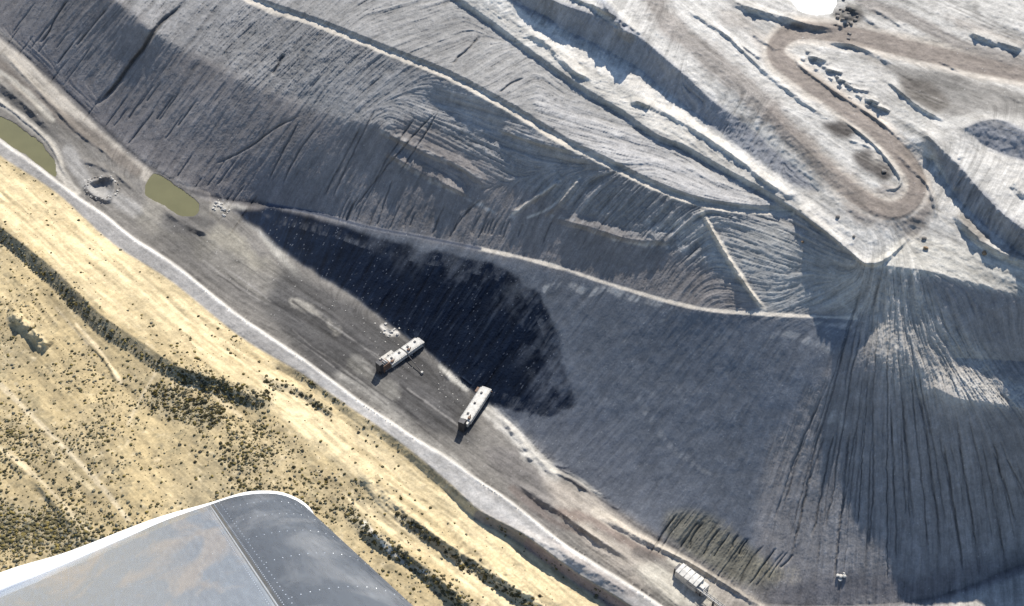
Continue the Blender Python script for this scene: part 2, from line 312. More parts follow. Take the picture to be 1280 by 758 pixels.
# sump: ring berm with a hole
D, S, T = pdist([(127, 234), (129, 235)], 40); ang0 = np.arctan2(V-235, U-128); dr = np.hypot(U-128, (V-235)*1.2)*(1+.12*np.cos(3*ang0)) + WU*3
dH += 3.2*np.exp(-((dr-16)/3.5)**2) - 3.5*np.exp(-(dr/10)**4)
for (cu, cv, rr, hh) in [(655,560,5,2),(662,572,6,3),(640,540,5,2),(725,608,6,2.5),(560,470,6,2),(487,412,5,2),(238,262,5,2.5),(224,252,4,2),(1058,22,9,5),(1066,12,7,5),(1050,32,6,4),(1200,195,4,2)]:
    d = np.hypot(U-cu, V-cv) + WU*4; dH += hh*np.clip(1-d/rr, 0, 1)

# ------------------------------------------------------------------ ground cover classes
def lin(r, g, b): return np.array([r, g, b], np.float32)
ALB = np.ones((H, W, 3), np.float32)*lin(.235, .230, .225)
RL = np.full((H, W), .55, np.float32)               # rill strength
ST = np.full((H, W), .30, np.float32)               # streak contrast
TAUP = np.zeros((H, W), np.float32)
def paint(m, col, a=1., rl=None, st=None):
    global ALB
    m = (m*a)[..., None] if np.ndim(m) == 2 else m
    ALB = ALB*(1-m) + np.array(col, np.float32)*m
    mm = m[..., 0]
    if rl is not None: RL[:] = RL*(1-mm) + rl*mm
    if st is not None: ST[:] = ST*(1-mm) + st*mm
def band(p, w, soft=2.5, wob=0):
    q = spline(p, 3); D, S, T = pdist(q, w+soft+abs(wob)*2+4)
    D = D + WV*wob
    return np.clip((w + soft*.5 - D)/soft, 0, 1)
PL = [(560,-200),(560,-20),(613,26),(687,80),(778,138),(855,182),(920,222),(978,250),(1020,280),(1083,333),(1120,340),(1185,345),(1230,356),(1285,370),(1500,410),(1500,-200)]
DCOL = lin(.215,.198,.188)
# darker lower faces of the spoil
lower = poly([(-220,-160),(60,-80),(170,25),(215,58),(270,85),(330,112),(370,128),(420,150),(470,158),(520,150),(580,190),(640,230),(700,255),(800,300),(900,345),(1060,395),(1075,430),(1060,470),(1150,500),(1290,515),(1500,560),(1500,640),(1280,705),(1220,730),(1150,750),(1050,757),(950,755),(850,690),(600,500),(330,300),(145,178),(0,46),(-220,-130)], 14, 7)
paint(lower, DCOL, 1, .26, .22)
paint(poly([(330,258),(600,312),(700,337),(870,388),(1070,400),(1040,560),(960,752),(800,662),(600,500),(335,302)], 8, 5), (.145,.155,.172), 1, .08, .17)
paint(poly([(930,760),(960,560),(1060,420),(1110,340),(1190,345),(1290,370),(1500,420),(1500,650),(1280,705),(1050,757)], 8, 6), (.215,.205,.20), 1, .26, .26)
paint(poly([(1080,340),(1140,340),(1180,400),(1290,500),(1210,505),(1140,500),(1080,440)], 12, 14), (.36,.335,.30), 1, .6, .35)  # fan top: sunlit tone painted into the soil, lighter even in shade
paint(poly([(1180,470),(1290,480),(1290,515),(1200,500)], 6, 3), (.42,.40,.365), .9, .8)
# upper lifts
paint(poly([(310,0),(480,65),(640,140),(760,205),(880,258),(990,268),(1060,315),(978,252),(855,184),(687,84),(570,0),(500,-140),(200,-140)], 5, 3), (.27,.262,.25), 1, .42, .28)
paint(poly([(660,110),(800,175),(900,230),(1000,268),(880,255),(760,200),(690,160)], 9, 8), (.35,.34,.33), .8)
paint(poly([(420,90),(500,80),(600,120),(720,190),(700,215),(600,175),(540,140),(460,155),(400,130)], 12, 8), (.26,.255,.25), .9, .30, .3)
paint(poly([(860,280),(960,275),(1075,335),(1085,395),(960,390),(890,330)], 10, 8), (.30,.295,.28), 1, .28, .3)
paint(poly([(820,262),(900,275),(960,300),(850,300)], 6, 6), (.38,.36,.33), .7)
# plateau
paint(poly(PL, 4, 2), (.405,.39,.362), 1, .10, .32)
pm_ = poly(PL, 4, 2); paint(pm_*np.clip(fbm(X0, Y0, 120, 140, 5, .65)*2.2-.1, 0, 1), (.24,.225,.205), .75); paint(pm_*np.clip(fbm(X0, Y0*.5, 30, 150, 4, .7)*3-1.1, 0, 1), (.19,.18,.165), .6)
paint(poly([(1080,325),(1145,290),(1285,330),(1285,372),(1185,348),(1120,345)], 6, 4), (.42,.40,.355), .9)
paint(poly([(570,0),(613,28),(728,111),(855,184),(978,252),(960,235),(880,172),(800,122),(720,75),(640,20)], 4, 3), (.36,.345,.315), 1, .3, .2)
paint(poly([(500,-140),(640,-140),(560,-30)], 4, 3), (.40,.39,.37))
# faces of the plateau steps
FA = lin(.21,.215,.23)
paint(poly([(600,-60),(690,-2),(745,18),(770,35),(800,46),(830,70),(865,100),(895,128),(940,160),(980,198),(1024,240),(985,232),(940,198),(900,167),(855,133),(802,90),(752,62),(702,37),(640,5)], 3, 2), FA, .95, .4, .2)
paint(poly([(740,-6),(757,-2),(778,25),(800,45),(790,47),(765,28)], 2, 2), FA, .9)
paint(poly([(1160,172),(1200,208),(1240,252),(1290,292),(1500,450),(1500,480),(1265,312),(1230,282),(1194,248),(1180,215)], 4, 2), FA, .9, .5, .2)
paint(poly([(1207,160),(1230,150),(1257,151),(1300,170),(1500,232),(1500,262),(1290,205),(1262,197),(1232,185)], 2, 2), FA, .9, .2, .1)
# dirty grey-brown patches
BR = (0.133,0.117,0.103)
for p, c, a in [([(1100,80),(1180,90),(1290,120),(1290,150),(1240,140),(1180,150),(1140,120)], (0.161,0.153,0.142), .9),
 ([(1120,95),(1165,100),(1190,130),(1170,142),(1130,115)], (0.105,0.093,0.083), .9), ([(1030,155),(1055,148),(1078,165),(1066,176),(1040,172)], (0.093,0.084,0.077), 1),
 ([(1065,192),(1085,188),(1112,205),(1120,222),(1098,230),(1080,215)], (0.093,0.084,0.077), 1), ([(1085,195),(1100,193),(1102,204),(1090,203)], (0.357,0.332,0.296), .9),
 ([(920,140),(940,146),(942,152),(925,152)], (0.105,0.096,0.088), .9), ([(1050,60),(1090,70),(1110,90),(1090,80)], (0.255,0.150,0.108), .6), ([(895,10),(930,20),(950,40),(930,38),(900,30)], (0.289,0.174,0.125), .6), ([(940,38),(960,45),(960,85),(945,60)], (0.306,0.257,0.142), .6),
 ([(1150,170),(1165,178),(1178,205),(1165,190)], (0.255,0.138,0.091), .8), ([(1190,270),(1210,272),(1245,300),(1230,305)], (0.124,0.108,0.097), .8), ([(1120,250),(1155,235),(1165,265),(1140,285),(1100,270)], (0.155,0.135,0.120), .85),
 ([(1080,0),(1130,8),(1150,25),(1130,22)], (0.155,0.144,0.134), .5), ([(1180,18),(1290,50),(1290,60),(1200,38)], (0.255,0.174,0.160), .7), ([(1100,40),(1180,50),(1290,90),(1290,110),(1190,90),(1100,62)], (0.281,0.257,0.168), .8),
 ([(800,60),(840,85),(870,110),(845,100)], (0.306,0.282,0.256), .6), ([(1040,10),(1075,8),(1080,25),(1060,38),(1045,30)], (0.099,0.093,0.085), .9), ([(980,16),(1040,25),(1045,38),(1000,30)], (0.306,0.266,0.148), .8)]:
    c = (c[0], max(c[1], .9*c[0]), max(c[2], .8*c[0])); paint(poly(p, 6, 3), c, a)
# graded tracks over the plateau
tr_ = random.Random(9)
for k in range(26):
    x0 = tr_.uniform(840, 1230); y0 = tr_.uniform(-10, 250); 
    if y0 > 40 + (x0-760)*.62: continue
    L = tr_.uniform(50, 170); sl = tr_.uniform(.55, .85) if x0 < 1060 else tr_.uniform(.3, .7)
    q = [(x0, y0), (x0+L*.5, y0+L*.5*sl+tr_.uniform(-4, 4)), (x0+L, y0+L*sl)]
    g = tr_.random() < .5; c = (.22,.205,.185) if g else (.52,.50,.46)
    for dd_ in (-2.2, 2.2): paint(band(offset([(a, b) for a, b in q], dd_), .7, 1.3, .4), c, .45)
# roads
paint(band([(q[0], q[1]) for q in HR2], 15, 12, 9), (.19,.168,.15), .75)
paint(band([(1085,250),(1043,218),(1003,181),(965,142)], 9, 9, 6), (.195,.17,.15), .8)
paint(band([(1085,262),(1110,250),(1135,255),(1145,262),(1140,280)], 20, 12, 9), (.20,.178,.16), .7)
HRX = [(q[0], q[1]) for q in HR[:-2]] + [(1112,264),(1078,249),(1045,224),(1008,188),(965,145)]
_d, _s, _t = pdist(spline(HRX, 3), 30); hfade = smooth(np.clip((1-_t)*5.5, 0, 1))
paint(band(HRX, 17, 6, 3)*hfade, (.40,.36,.31), .85, .08, .1)
paint(band([(1070,262),(1105,272),(1140,262),(1152,240)], 14, 14, 8), (.23,.205,.185), .6)
paint(band(HRX, 11.5, 4, 1.2)*hfade, (.195,.168,.147), .95, .03, .1)
for dd_ in (-5, 5): paint(band(offset(spline(HRX, 4), dd_), 1.6, 3, 1)*hfade, (.15,.13,.116), .55)
paint(band(offset(spline(HRX, 4), 14), 2, 3, 2)*hfade, (.46,.42,.37), .6)
paint(band([(1050,-30),(1085,5),(1140,25),(1200,55),(1290,80)], 8, 6, 4), (.20,.182,.165), .85)
paint(band([(q[0], q[1]) for q in R1], 3.6, 2.5, 3.2), (.47,.43,.37), .92, .08, .1)
paint(band([(560,-20),(600,10),(660,50),(730,95),(800,140),(860,172)], 7, 6, 5), (.50,.475,.43), .6)
paint(band([(590,-20),(660,30),(740,78),(800,110),(870,160),(940,205),(1010,256),(1050,290)], 8, 5, 4), (.56,.53,.48), .85, .1, .1)
paint(band([(q[0], q[1]) for q in L3[4:]], 2.2, 2, 2.4), (.50,.455,.39), .95, .1, .1)
paint(band([(q[0], q[1]) for q in L3[:5]], 2.0, 2, .8), (.16,.17,.19), .9)
paint(band([(877,264),(897,300),(925,345),(955,387)], 3, 2, .8), (.46,.42,.36), .9)
paint(band([(640,268),(665,250),(700,226)], 1.5, 2, .8), (.5,.46,.4), .7); paint(band([(660,272),(690,258),(725,222)], 1.5, 2, .8), (.5,.46,.4), .8)
# bright scrapes on the lower lift
for p, w, a in [([(685,362),(710,356),(735,366),(760,362),(790,372),(825,380)], 5, .7), ([(600,255),(625,270),(640,272)], 1.5, .6), ([(690,270),(740,280)], 1.3, .5), ([(810,280),(850,292),(855,310)], 6, .5), ([(965,420),(985,418),(1020,430),(1040,440)], 4, .4), ([(765,300),(800,306),(840,310)], 2, .5),
   ([(500,205),(545,230),(610,262)], 2, .5), ([(470,160),(540,190),(600,222)], 2, .45), ([(1020,405),(1060,410),(1072,425)], 4, .5), ([(1030,525),(1045,520),(1055,530)], 6, .4), ([(840,385),(835,395),(815,412)], 1.2, .6), ([(800,500),(840,560),(900,600)], 3, .25)]:
    paint(band(p, w, 3, 4)*np.clip(.6+.5*LM, 0, 1), (.46,.44,.41), a)
paint(band([(900,660),(925,690),(960,715),(990,720)], 12, 8, 9)*np.clip(.4+.6*LF, 0, 1), (.38,.33,.24), .45)
paint(poly([(835,640),(880,640),(980,720),(960,750),(905,725),(830,672)], 6, 5), (.19,.175,.13), .8, .5, .3)
paint(poly([(930,735),(1000,725),(1080,715),(1140,722),(1220,700),(1290,680),(1290,712),(1150,752),(960,758)], 8, 7), (.13,.125,.13), .8)
# pit floor
PF = [(-220,-120),(0,46),(67,103),(145,177),(195,217),(240,242),(300,270),(335,302),(440,370),(530,435),(605,500),(700,588),(760,632),(850,690),(950,754),(950,1000),(830,768),(700,680),(600,604),(480,524),(380,452),(265,371),(165,299),(90,243),(0,177),(-220,10)]
PFM = poly(PF, 2, 1)
paint(PFM, (0.160,0.151,0.139), 1, .18, .28)
paint(band([(-60,-6),(0,50),(50,103),(110,160),(160,200),(205,232)], 10, 6, 4), (0.360,0.332,0.291), .85)
paint(band([(-60,20),(0,82),(60,135),(120,175),(170,215)], 8, 7, 4), (0.136,0.121,0.107), .9)
paint(band([(-40,100),(0,118),(35,145),(62,165)], 13, 5, 4), (0.109,0.104,0.097), .8); paint(band([(0,128),(40,158),(70,188),(75,215),(95,240)], 5, 4, 3), (0.396,0.372,0.329), .8)
paint(band([(0,90),(30,112),(66,150)], 3, 4, 3), (0.360,0.341,0.299), .7)
paint(band([(85,190),(100,215),(115,235),(170,262)], 8, 6, 4), (0.297,0.288,0.274), .7)
paint(band([(200,268),(250,290),(300,330),(350,360),(400,405)], 24, 12, 14)*.5, (0.270,0.253,0.214), .75); paint(band([(265,295),(300,310),(320,330)], 11, 12, 12)*.5, (0.450,0.417,0.325), .6)
paint(band([(270,258),(300,262),(335,300),(370,345)], 6, 6, 5), (0.378,0.363,0.325), .6)
paint(poly([(205,262),(275,272),(265,290),(240,300),(200,285)], 5, 3), (0.116,0.111,0.107), .8)
paint(poly([(350,330),(440,378),(530,440),(575,480),(600,505),(590,560),(540,540),(470,500),(410,470),(360,430),(330,380)], 8, 6), (0.058,0.057,0.057), .92, .12, .45)
paint(band([(365,375),(395,392),(420,415)], 3, 6, 9), (0.378,0.355,0.308), .8); paint(band([(555,458),(568,472),(582,485)], 5, 4, 4), (0.414,0.399,0.359), .85)
paint(band([(478,408),(486,416),(496,416)], 2.5, 3, 3), (0.540,0.514,0.470), .85); paint(band([(430,470),(470,498),(520,545),(580,588)], 8, 10, 8), (0.360,0.346,0.316), .6)
paint(band([(615,515),(640,538),(662,565),(690,595)], 9, 7, 8), (0.396,0.381,0.351), .85); paint(band([(440,452),(465,470),(490,490)], 8, 8, 8), (0.342,0.328,0.291), .5)
paint(poly([(600,560),(640,560),(690,600),(720,640),(700,670),(660,640)], 6, 5), (0.143,0.134,0.129), .8)
paint(poly([(680,590),(745,620),(860,695),(960,760),(860,760),(780,720),(700,650)], 8, 5), (0.306,0.275,0.239), .85)
paint(band([(700,640),(740,650),(790,680),(830,695)], 7, 7, 7), (0.129,0.100,0.087), .75); paint(band([(745,640),(800,672),(860,702),(910,732),(960,764)], 7, 4, 3), (0.378,0.341,0.291), .85)
paint(band([(640,610),(690,650),(730,668)], 5, 5, 6), (0.116,0.094,0.084), .6); paint(poly([(790,708),(850,700),(880,730),(900,758),(840,758)], 6, 5), (0.423,0.399,0.342), .85)
paint(band([(690,588),(720,598),(750,620)], 3, 2, 2), (0.468,0.443,0.393), .8); paint(band([(795,690),(820,700),(840,712)], 5, 5, 5), (0.109,0.100,0.094), .7)
paint(poly([(1150,1000),(1150,765),(1220,742),(1285,716),(1500,650),(1500,1000)], 3, 3), (.33,.31,.28), 1, .1, .3)
# coal spill
cm = poly([(336,258),(400,272),(470,296),(560,318),(620,328),(672,366),(690,400),(704,440),(712,480),(720,506),(690,520),(640,516),(605,502),(570,472),(530,437),(440,371),(380,333),(300,270),(285,262)], 5, 2)
gfm = 1 - np.maximum(band([(a, b) for a, b, c in GF[:8]], 26, 10), band([(a, b) for a, b, c in L3[:4]], 16, 10))
cm2 = np.clip(cm*1.0 + gfm*(LF*.12 + LM*.16 + .5*fbm(U, V, 9, 200, 3, .6) - .10)*(cm > .02)*np.clip((blur(cm, 14) < .93), 0, 1), 0, 1)
edge = poly([(440,280),(620,310),(700,360),(730,440),(745,520),(670,510),(650,420),(600,365),(500,330)], 10, 12)
cov = np.clip(cm2*(1 - .55*edge*np.clip(.25+1.3*fbm(U, V, 26, 210, 4, .6)+.16*LM, 0, 1)), 0, 1)
COAL = cov
paint(cov, (.0042,.0098,.0225), .992, .30, .5)
paint(cov*np.clip(LM*.5+LF*.4-.9, 0, 1), (.03,.038,.052), .6)
paint(band([(a, b) for a, b, c in FOOT], 3.2, 5, 3), (.06,.06,.065), .8)  # shadow trough at the spoil foot, painted in as a dark band
paint(band([(a, b) for a, b, c in L3[:5]], 1.6, 2, .6), (.05,.06,.085), .85)  # shade at the slope foot, painted in as a dark blue line
paint(band([(a, b) for a, b, c in GF[9:]], 3, 6, 3), (.09,.085,.085), .6)
paint(band([(230,300),(330,365),(430,440),(540,520)], 30, 26, 8), (.07,.068,.068), .4)
for k in range(22):
    x0 = fr.uniform(250, 620); y0 = 300 + (x0-250)*.70 + fr.uniform(-10, 45); L = fr.uniform(25, 80)
    paint(band([(x0, y0), (x0+L*.5, y0+L*.37+fr.uniform(-4, 4)), (x0+L, y0+L*.72)], .7, 1.6, 1.5)*(PFM > .5), (.03,.03,.032) if k % 3 else (.22,.21,.20), .6)
# bench strip along the pit rim
BP = [(q[0], q[1]) for q in RIM] + [(q[0], q[1]) for q in reversed(TAN)]
bm_ = poly(BP, 0, 1); paint(bm_, (.27,.258,.243), 1, .12, .22)
paint(poly([(370,452),(460,512),(560,580),(640,640),(700,690),(640,660),(560,604),(460,545)], 3, 4)*bm_, (.37,.355,.335), .8)
paint(band([(590,640),(680,676),(740,715),(790,748)], 8, 6, 4)*bm_, (.36,.34,.32), .6); paint(band([(690,672),(740,712),(790,742)], 5, 4, 3)*bm_, (.26,.23,.21), .5)
paint(band([(q[0], q[1]) for q in RIM], 2.2, 2, .5), (.47,.455,.43), .85)  # sunlit crest edge painted in as a pale line
# tan rangeland
TP = [(q[0], q[1]) for q in offset(tanl, -1)] + [(980,1000),(-220,1000),(-220,40)]
tm = poly(TP, 0, 1); TANM = tm
paint(tm, (.40,.315,.175), 1, .16, .22)
n1 = np.clip(.5 + 1.1*fbm(X0, Y0, 60, 21, 4), 0, 1)
paint(tm*np.clip(n1, 0, 1), (.30,.245,.15), .8)
paint(tm*np.clip(fbm(X0, Y0, 9, 160, 4, .75)*2.5-.4, 0, 1), (.20,.17,.11), .6)
paint(tm*np.clip(fbm(X0, Y0, 5, 230, 3, .8)*3.2-.5, 0, 1), (.17,.15,.095), .5); paint(tm*np.clip(fbm(X0, Y0, 7, 240, 3, .8)*3-.9, 0, 1), (.50,.42,.28), .5)
for p, w, s in [([(-60,180),(0,232),(60,275),(120,320),(190,372),(260,425),(330,475),(400,525),(480,585),(560,640),(640,695),(740,760)], 24, 22), ([(0,262),(60,312),(120,368),(180,410)], 8, 8), ([(340,500),(420,565),(500,640),(580,700),(680,760)], 9, 8), ([(440,625),(500,665),(560,705),(640,760)], 10, 8), ([(60,560),(110,610)], 4, 6)]:
    paint(band(p, w, s, 7)*tm*np.clip(.8+.25*LM, 0, 1), (.56,.46,.285), .8)
paint(band([(590,590),(640,628),(700,680),(760,730)], 26, 10, 5)*tm, (.56,.46,.29), .6)
paint(poly([(8,393),(25,392),(62,430),(68,440),(58,438),(40,420)], 2, 3), (.56,.46,.28), .9)
for p, w, a in [([(0,480),(60,540),(120,600),(160,650)], 3, .7), ([(95,405),(130,445),(152,480)], 1.6, .8), ([(190,455),(240,470),(290,490)], 2, .7), ([(195,465),(175,500),(160,530)], 1.6, .7), ([(0,560),(50,600),(110,665)], 3, .6), ([(215,480),(260,490),(300,520)], 3, .5), ([(70,385),(110,430)], 1.5, .5)]:
    paint(band(p, w, 3, 2)*tm, (.56,.47,.32), a)
DB = np.zeros((H, W))                               # brush-choked banks and their shade
for p, w, s in [([(-60,242),(0,292),(50,336),(90,374),(125,407),(168,437),(212,464),(265,486),(320,508)], 8, 7), ([(330,475),(375,492),(410,515)], 6, 6), ([(500,645),(560,690),(620,728),(680,768)], 6, 6), ([(440,645),(480,682),(520,708),(560,740),(590,765)], 9, 7), ([(370,463),(400,480),(426,500)], 5, 4), ([(240,470),(290,490),(330,500)], 12, 9), ([(200,500),(260,520)], 18, 14), ([(0,655),(60,665),(110,690)], 26, 20)]:
    DB = np.maximum(DB, band(p, w, s, 5))
DB *= tm; paint(DB, (.20,.18,.13), .5)  # darkened for the undergrowth and for the shade of the bank
paint(band([(600,645),(630,660),(655,675)], 8, 4, 3)*tm, (.20,.175,.15), .9); paint(band([(662,680),(700,706),(745,738),(790,770)], 8, 4, 2)*tm, (.24,.185,.165), .95)
paint(band([(455,655),(500,700),(530,715)], 3, 4, 6)*tm, (.62,.60,.55), .5)
# world-space variation
v1 = fbm(X0, Y0, 90, 40, 5, .6); v2 = fbm(X0, Y0, 14, 50, 4, .65); v3 = fbm(X0, Y0, 4.5, 60, 2, .7)
plm = poly(PL, 4, 2)
ALB *= (1 + .22*v1 + .20*v2*(.6+.6*plm) + .12*v3)[..., None]
ALB *= (1 + ST*(.45*LF + .45*LM + .35*LL)*.55)[..., None]
ALB *= (1 - .55*np.clip(GD, 0, 1))[..., None]  # gully darkness is mostly shade, painted into the soil colour
thin = np.clip((LF*.75 + LM*.45 - 1.25)*1.3, 0, 1)*(1-tm)*(1-.7*plm); ALB *= (1 - .30*thin*np.clip(.5+1.2*v1+v2, 0, 1))[..., None]  # rill shade put into the colour as thin dark lines, replacing lowered relief
# scattered pale dust and coal smudges on the faces
sp = np.clip((fbm(X0, Y0, 7, 70, 3, .8) - .42)*6, 0, 1)*np.clip(.5+.5*LF, 0, 1)
paint(sp*np.clip(lower - cm, 0, 1)*(1-tm), (.33,.33,.33), .30)
# pale chips along the coal streaks
wh = np.clip((LF*.6 + rng.standard_normal((H, W))*.9 - 2.45)*2, 0, 1)*cm; paint(wh, (.22,.24,.27), .7)
wh = np.clip((rng.standard_normal((H, W)) + v2 - 2.9)*2, 0, 1)*(1-tm)*(1-cm); paint(blur(wh, 0), (.55,.54,.52), .5)
ALB = np.clip(ALB, .0025, .8)

RL *= 1 - .35*COAL
rel = RL*(.40*LF + .42*LM + .38*LL)*(1 - .75*bm_)
rel = rel*(1-.65*tm); smo = np.clip(lower + cm, 0, 1)*(1-tm)
_a = X0*.62 - Y0*.785; _b = X0*.785 + Y0*.62
trel = 5.0*fbm(_a, _b*5.2, 240, 180, 4, .55)*tm*np.clip((blur(tm, 10)-.6)*2.5, 0, 1)
Hf = Hm + dH + trel + rel + .55*v2*(1 - .35*plm + .4*tm - .72*smo) + 1.6*v1*(1-bm_) + .25*v3*(1 + plm - .7*smo)
PONDS = [('pond', [(-120,70),(-60,106),(0,146),(25,160),(52,180),(66,200),(70,222),(58,214),(30,192),(0,172),(-60,128),(-130,85)], 1.6, 'green'),
         ('pond', [(193,217),(205,222),(228,240),(250,256),(244,270),(222,268),(200,255),(183,244),(182,232)], 1.6, 'green'),
         ('pond', [(930,-40),(965,-12),(990,2),(1002,12),(1022,19),(1042,14),(1046,2),(1040,-14),(1010,-40)], 197.2, 'pale')]
for nm, p, z, k in PONDS:
    m = poly(p, 3.5, 1); m2 = blur(m, 2)
    Hf = np.where(m2 > .02, Hf*(1-np.clip(m2*1.8, 0, 1)) + (z - 1.0)*np.clip(m2*1.8, 0, 1), Hf)
    near = np.clip(blur(m, 6)*3, 0, 1)*(m < .3); Hf = np.where((near > 0) & (Hf < z+.3), z+.3, Hf)

def sample(a, u, v):
    j = np.clip(u + UO, 0, W-1.001); i = np.clip(v + VO, 0, H-1.001); j0 = np.floor(j).astype(int); i0 = np.floor(i).astype(int); fj = j-j0; fi = i-i0
    if a.ndim == 3: fj = fj[..., None]; fi = fi[..., None]
    return (a[i0, j0]*(1-fj) + a[i0, j0+1]*fj)*(1-fi) + (a[i0+1, j0]*(1-fj) + a[i0+1, j0+1]*fj)*fi

def ground():
    us = np.concatenate([[-2600,-1600,-1000,-600,-380,-260], np.arange(-198, -12, 4), np.arange(-10, 1290, 1.0), np.arange(1292, 1478, 4), [1560,1700,1950,2400,3200,4400]])
    vs = np.concatenate([[-1095,-1060,-980,-850,-700,-520,-380,-270,-200], np.arange(-138, -10, 4), np.arange(-8, 766, 1.0), np.arange(770, 898, 4), [940,1020,1150,1350,1650]])
    uu, vv = np.meshgrid(us, vs)
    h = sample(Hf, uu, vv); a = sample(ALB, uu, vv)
    far = np.clip((np.abs(uu-640)-840)/1200, 0, 1) + np.clip((-138-vv)/300, 0, 1) + np.clip((vv-900)/600, 0, 1); far = np.clip(far, 0, 1)
    x, y, z = at(uu, vv, h)
    h = h*(1-far) + far*(np.where(vv < 0, 205, h) + 18*fbm(x, y, 900, 80, 4)); x, y, z = at(uu, vv, h)
    nv, nu = uu.shape; co = np.stack([x, y, z], -1).reshape(-1, 3).astype(np.float32)
    idx = np.arange(nv*nu).reshape(nv, nu); q = np.stack([idx[1:, :-1], idx[1:, 1:], idx[:-1, 1:], idx[:-1, :-1]], -1).reshape(-1, 4)
    me = bpy.data.meshes.new('terrain'); me.vertices.add(len(co)); me.vertices.foreach_set('co', co.ravel())
    me.loops.add(q.size); me.loops.foreach_set('vertex_index', q.ravel().astype(np.int32))
    me.polygons.add(len(q)); me.polygons.foreach_set('loop_start', np.arange(0, q.size, 4, dtype=np.int32)); me.polygons.foreach_set('loop_total', np.full(len(q), 4, np.int32))
    me.update(calc_edges=True); me.polygons.foreach_set('use_smooth', np.ones(len(q), bool))
    ca = me.color_attributes.new('soil', 'FLOAT_COLOR', 'POINT')
    rgba = np.concatenate([a.reshape(-1, 3), np.ones((len(co), 1))], 1).astype(np.float32); ca.data.foreach_set('color', rgba.ravel())
    o = bpy.data.objects.new('terrain', me); C.objects.link(o); me.materials.append(mat_ground()); tag(o, kind='structure'); return o

def nodes(name):
    m = bpy.data.materials.new(name); m.use_nodes = True; return m, m.node_tree.nodes, m.node_tree.links, m.node_tree.nodes['Principled BSDF']
def mat_ground():
    m, n, l, b = nodes('soil_and_spoil')
    at_ = n.new('ShaderNodeAttribute'); at_.attribute_name = 'soil'
    tc = n.new('ShaderNodeTexCoord')
    n1 = n.new('ShaderNodeTexNoise'); n1.inputs['Scale'].default_value = .55; n1.inputs['Detail'].default_value = 5; n1.inputs['Roughness'].default_value = .7; l.new(tc.outputs['Object'], n1.inputs['Vector'])
    n2 = n.new('ShaderNodeTexNoise'); n2.inputs['Scale'].default_value = .13; n2.inputs['Detail'].default_value = 6; n2.inputs['Roughness'].default_value = .7; l.new(tc.outputs['Object'], n2.inputs['Vector'])
    mr = n.new('ShaderNodeMapRange'); mr.inputs['From Min'].default_value = .28; mr.inputs['From Max'].default_value = .72; mr.inputs['To Min'].default_value = .82; mr.inputs['To Max'].default_value = 1.18; l.new(n1.outputs['Fac'], mr.inputs['Value'])
    mr2 = n.new('ShaderNodeMapRange'); mr2.inputs['From Min'].default_value = .3; mr2.inputs['From Max'].default_value = .7; mr2.inputs['To Min'].default_value = .85; mr2.inputs['To Max'].default_value = 1.15; l.new(n2.outputs['Fac'], mr2.inputs['Value'])
    mu = n.new('ShaderNodeMath'); mu.operation = 'MULTIPLY'; l.new(mr.outputs[0], mu.inputs[0]); l.new(mr2.outputs[0], mu.inputs[1])
    vm = n.new('ShaderNodeVectorMath'); vm.operation = 'SCALE'; l.new(at_.outputs['Color'], vm.inputs[0]); l.new(mu.outputs[0], vm.inputs['Scale'])
    l.new(vm.outputs[0], b.inputs['Base Color']); b.inputs['Roughness'].default_value = .95; b.inputs['Specular IOR Level'].default_value = .12
    bp = n.new('ShaderNodeBump'); bp.inputs['Strength'].default_value = .3; bp.inputs['Distance'].default_value = 1.0; l.new(n1.outputs['Fac'], bp.inputs['Height']); l.new(bp.outputs[0], b.inputs['Normal'])
    return m
terrain = ground()
#@@REST
# ------------------------------------------------------------------ mesh helpers for the things
def plain(name, col, rough=.6, metal=0., var=.2, scale=1., bump=0., spec=.4):
    m, n, l, b = nodes(name)
    tc = n.new('ShaderNodeTexCoord'); no = n.new('ShaderNodeTexNoise'); no.inputs['Scale'].default_value = scale; no.inputs['Detail'].default_value = 5
    l.new(tc.outputs['Object'], no.inputs['Vector'])
    mr = n.new('ShaderNodeMapRange'); mr.inputs['From Min'].default_value = .3; mr.inputs['From Max'].default_value = .7; mr.inputs['To Min'].default_value = 1-var; mr.inputs['To Max'].default_value = 1+var; l.new(no.outputs['Fac'], mr.inputs['Value'])
    vm = n.new('ShaderNodeVectorMath'); vm.operation = 'SCALE'; vm.inputs[0].default_value = col; l.new(mr.outputs[0], vm.inputs['Scale']); l.new(vm.outputs[0], b.inputs['Base Color'])
    b.inputs['Roughness'].default_value = rough; b.inputs['Metallic'].default_value = metal; b.inputs['Specular IOR Level'].default_value = spec
    if bump:
        bp = n.new('ShaderNodeBump'); bp.inputs['Strength'].default_value = bump; bp.inputs['Distance'].default_value = .1; l.new(no.outputs['Fac'], bp.inputs['Height']); l.new(bp.outputs[0], b.inputs['Normal'])
    return m
M = dict(white=plain('weathered_white_roofing', (.47,.455,.42), .6, 0, .22, .35), dark=plain('dark_steel', (.05,.05,.055), .6, .3, .3, .5), grey=plain('grey_steel', (.22,.22,.22), .55, .3, .25, .5),
         rust=plain('rusty_steel', (.16,.10,.07), .8, 0, .3, .6), rock=plain('dark_rock', (.16,.145,.13), .9, 0, .3, .8, .5), pale=plain('pale_rock', (.46,.44,.40), .9, 0, .2, .8, .5), tanr=plain('rust_brown_rock', (.22,.15,.09), .9, 0, .3, .8, .5))
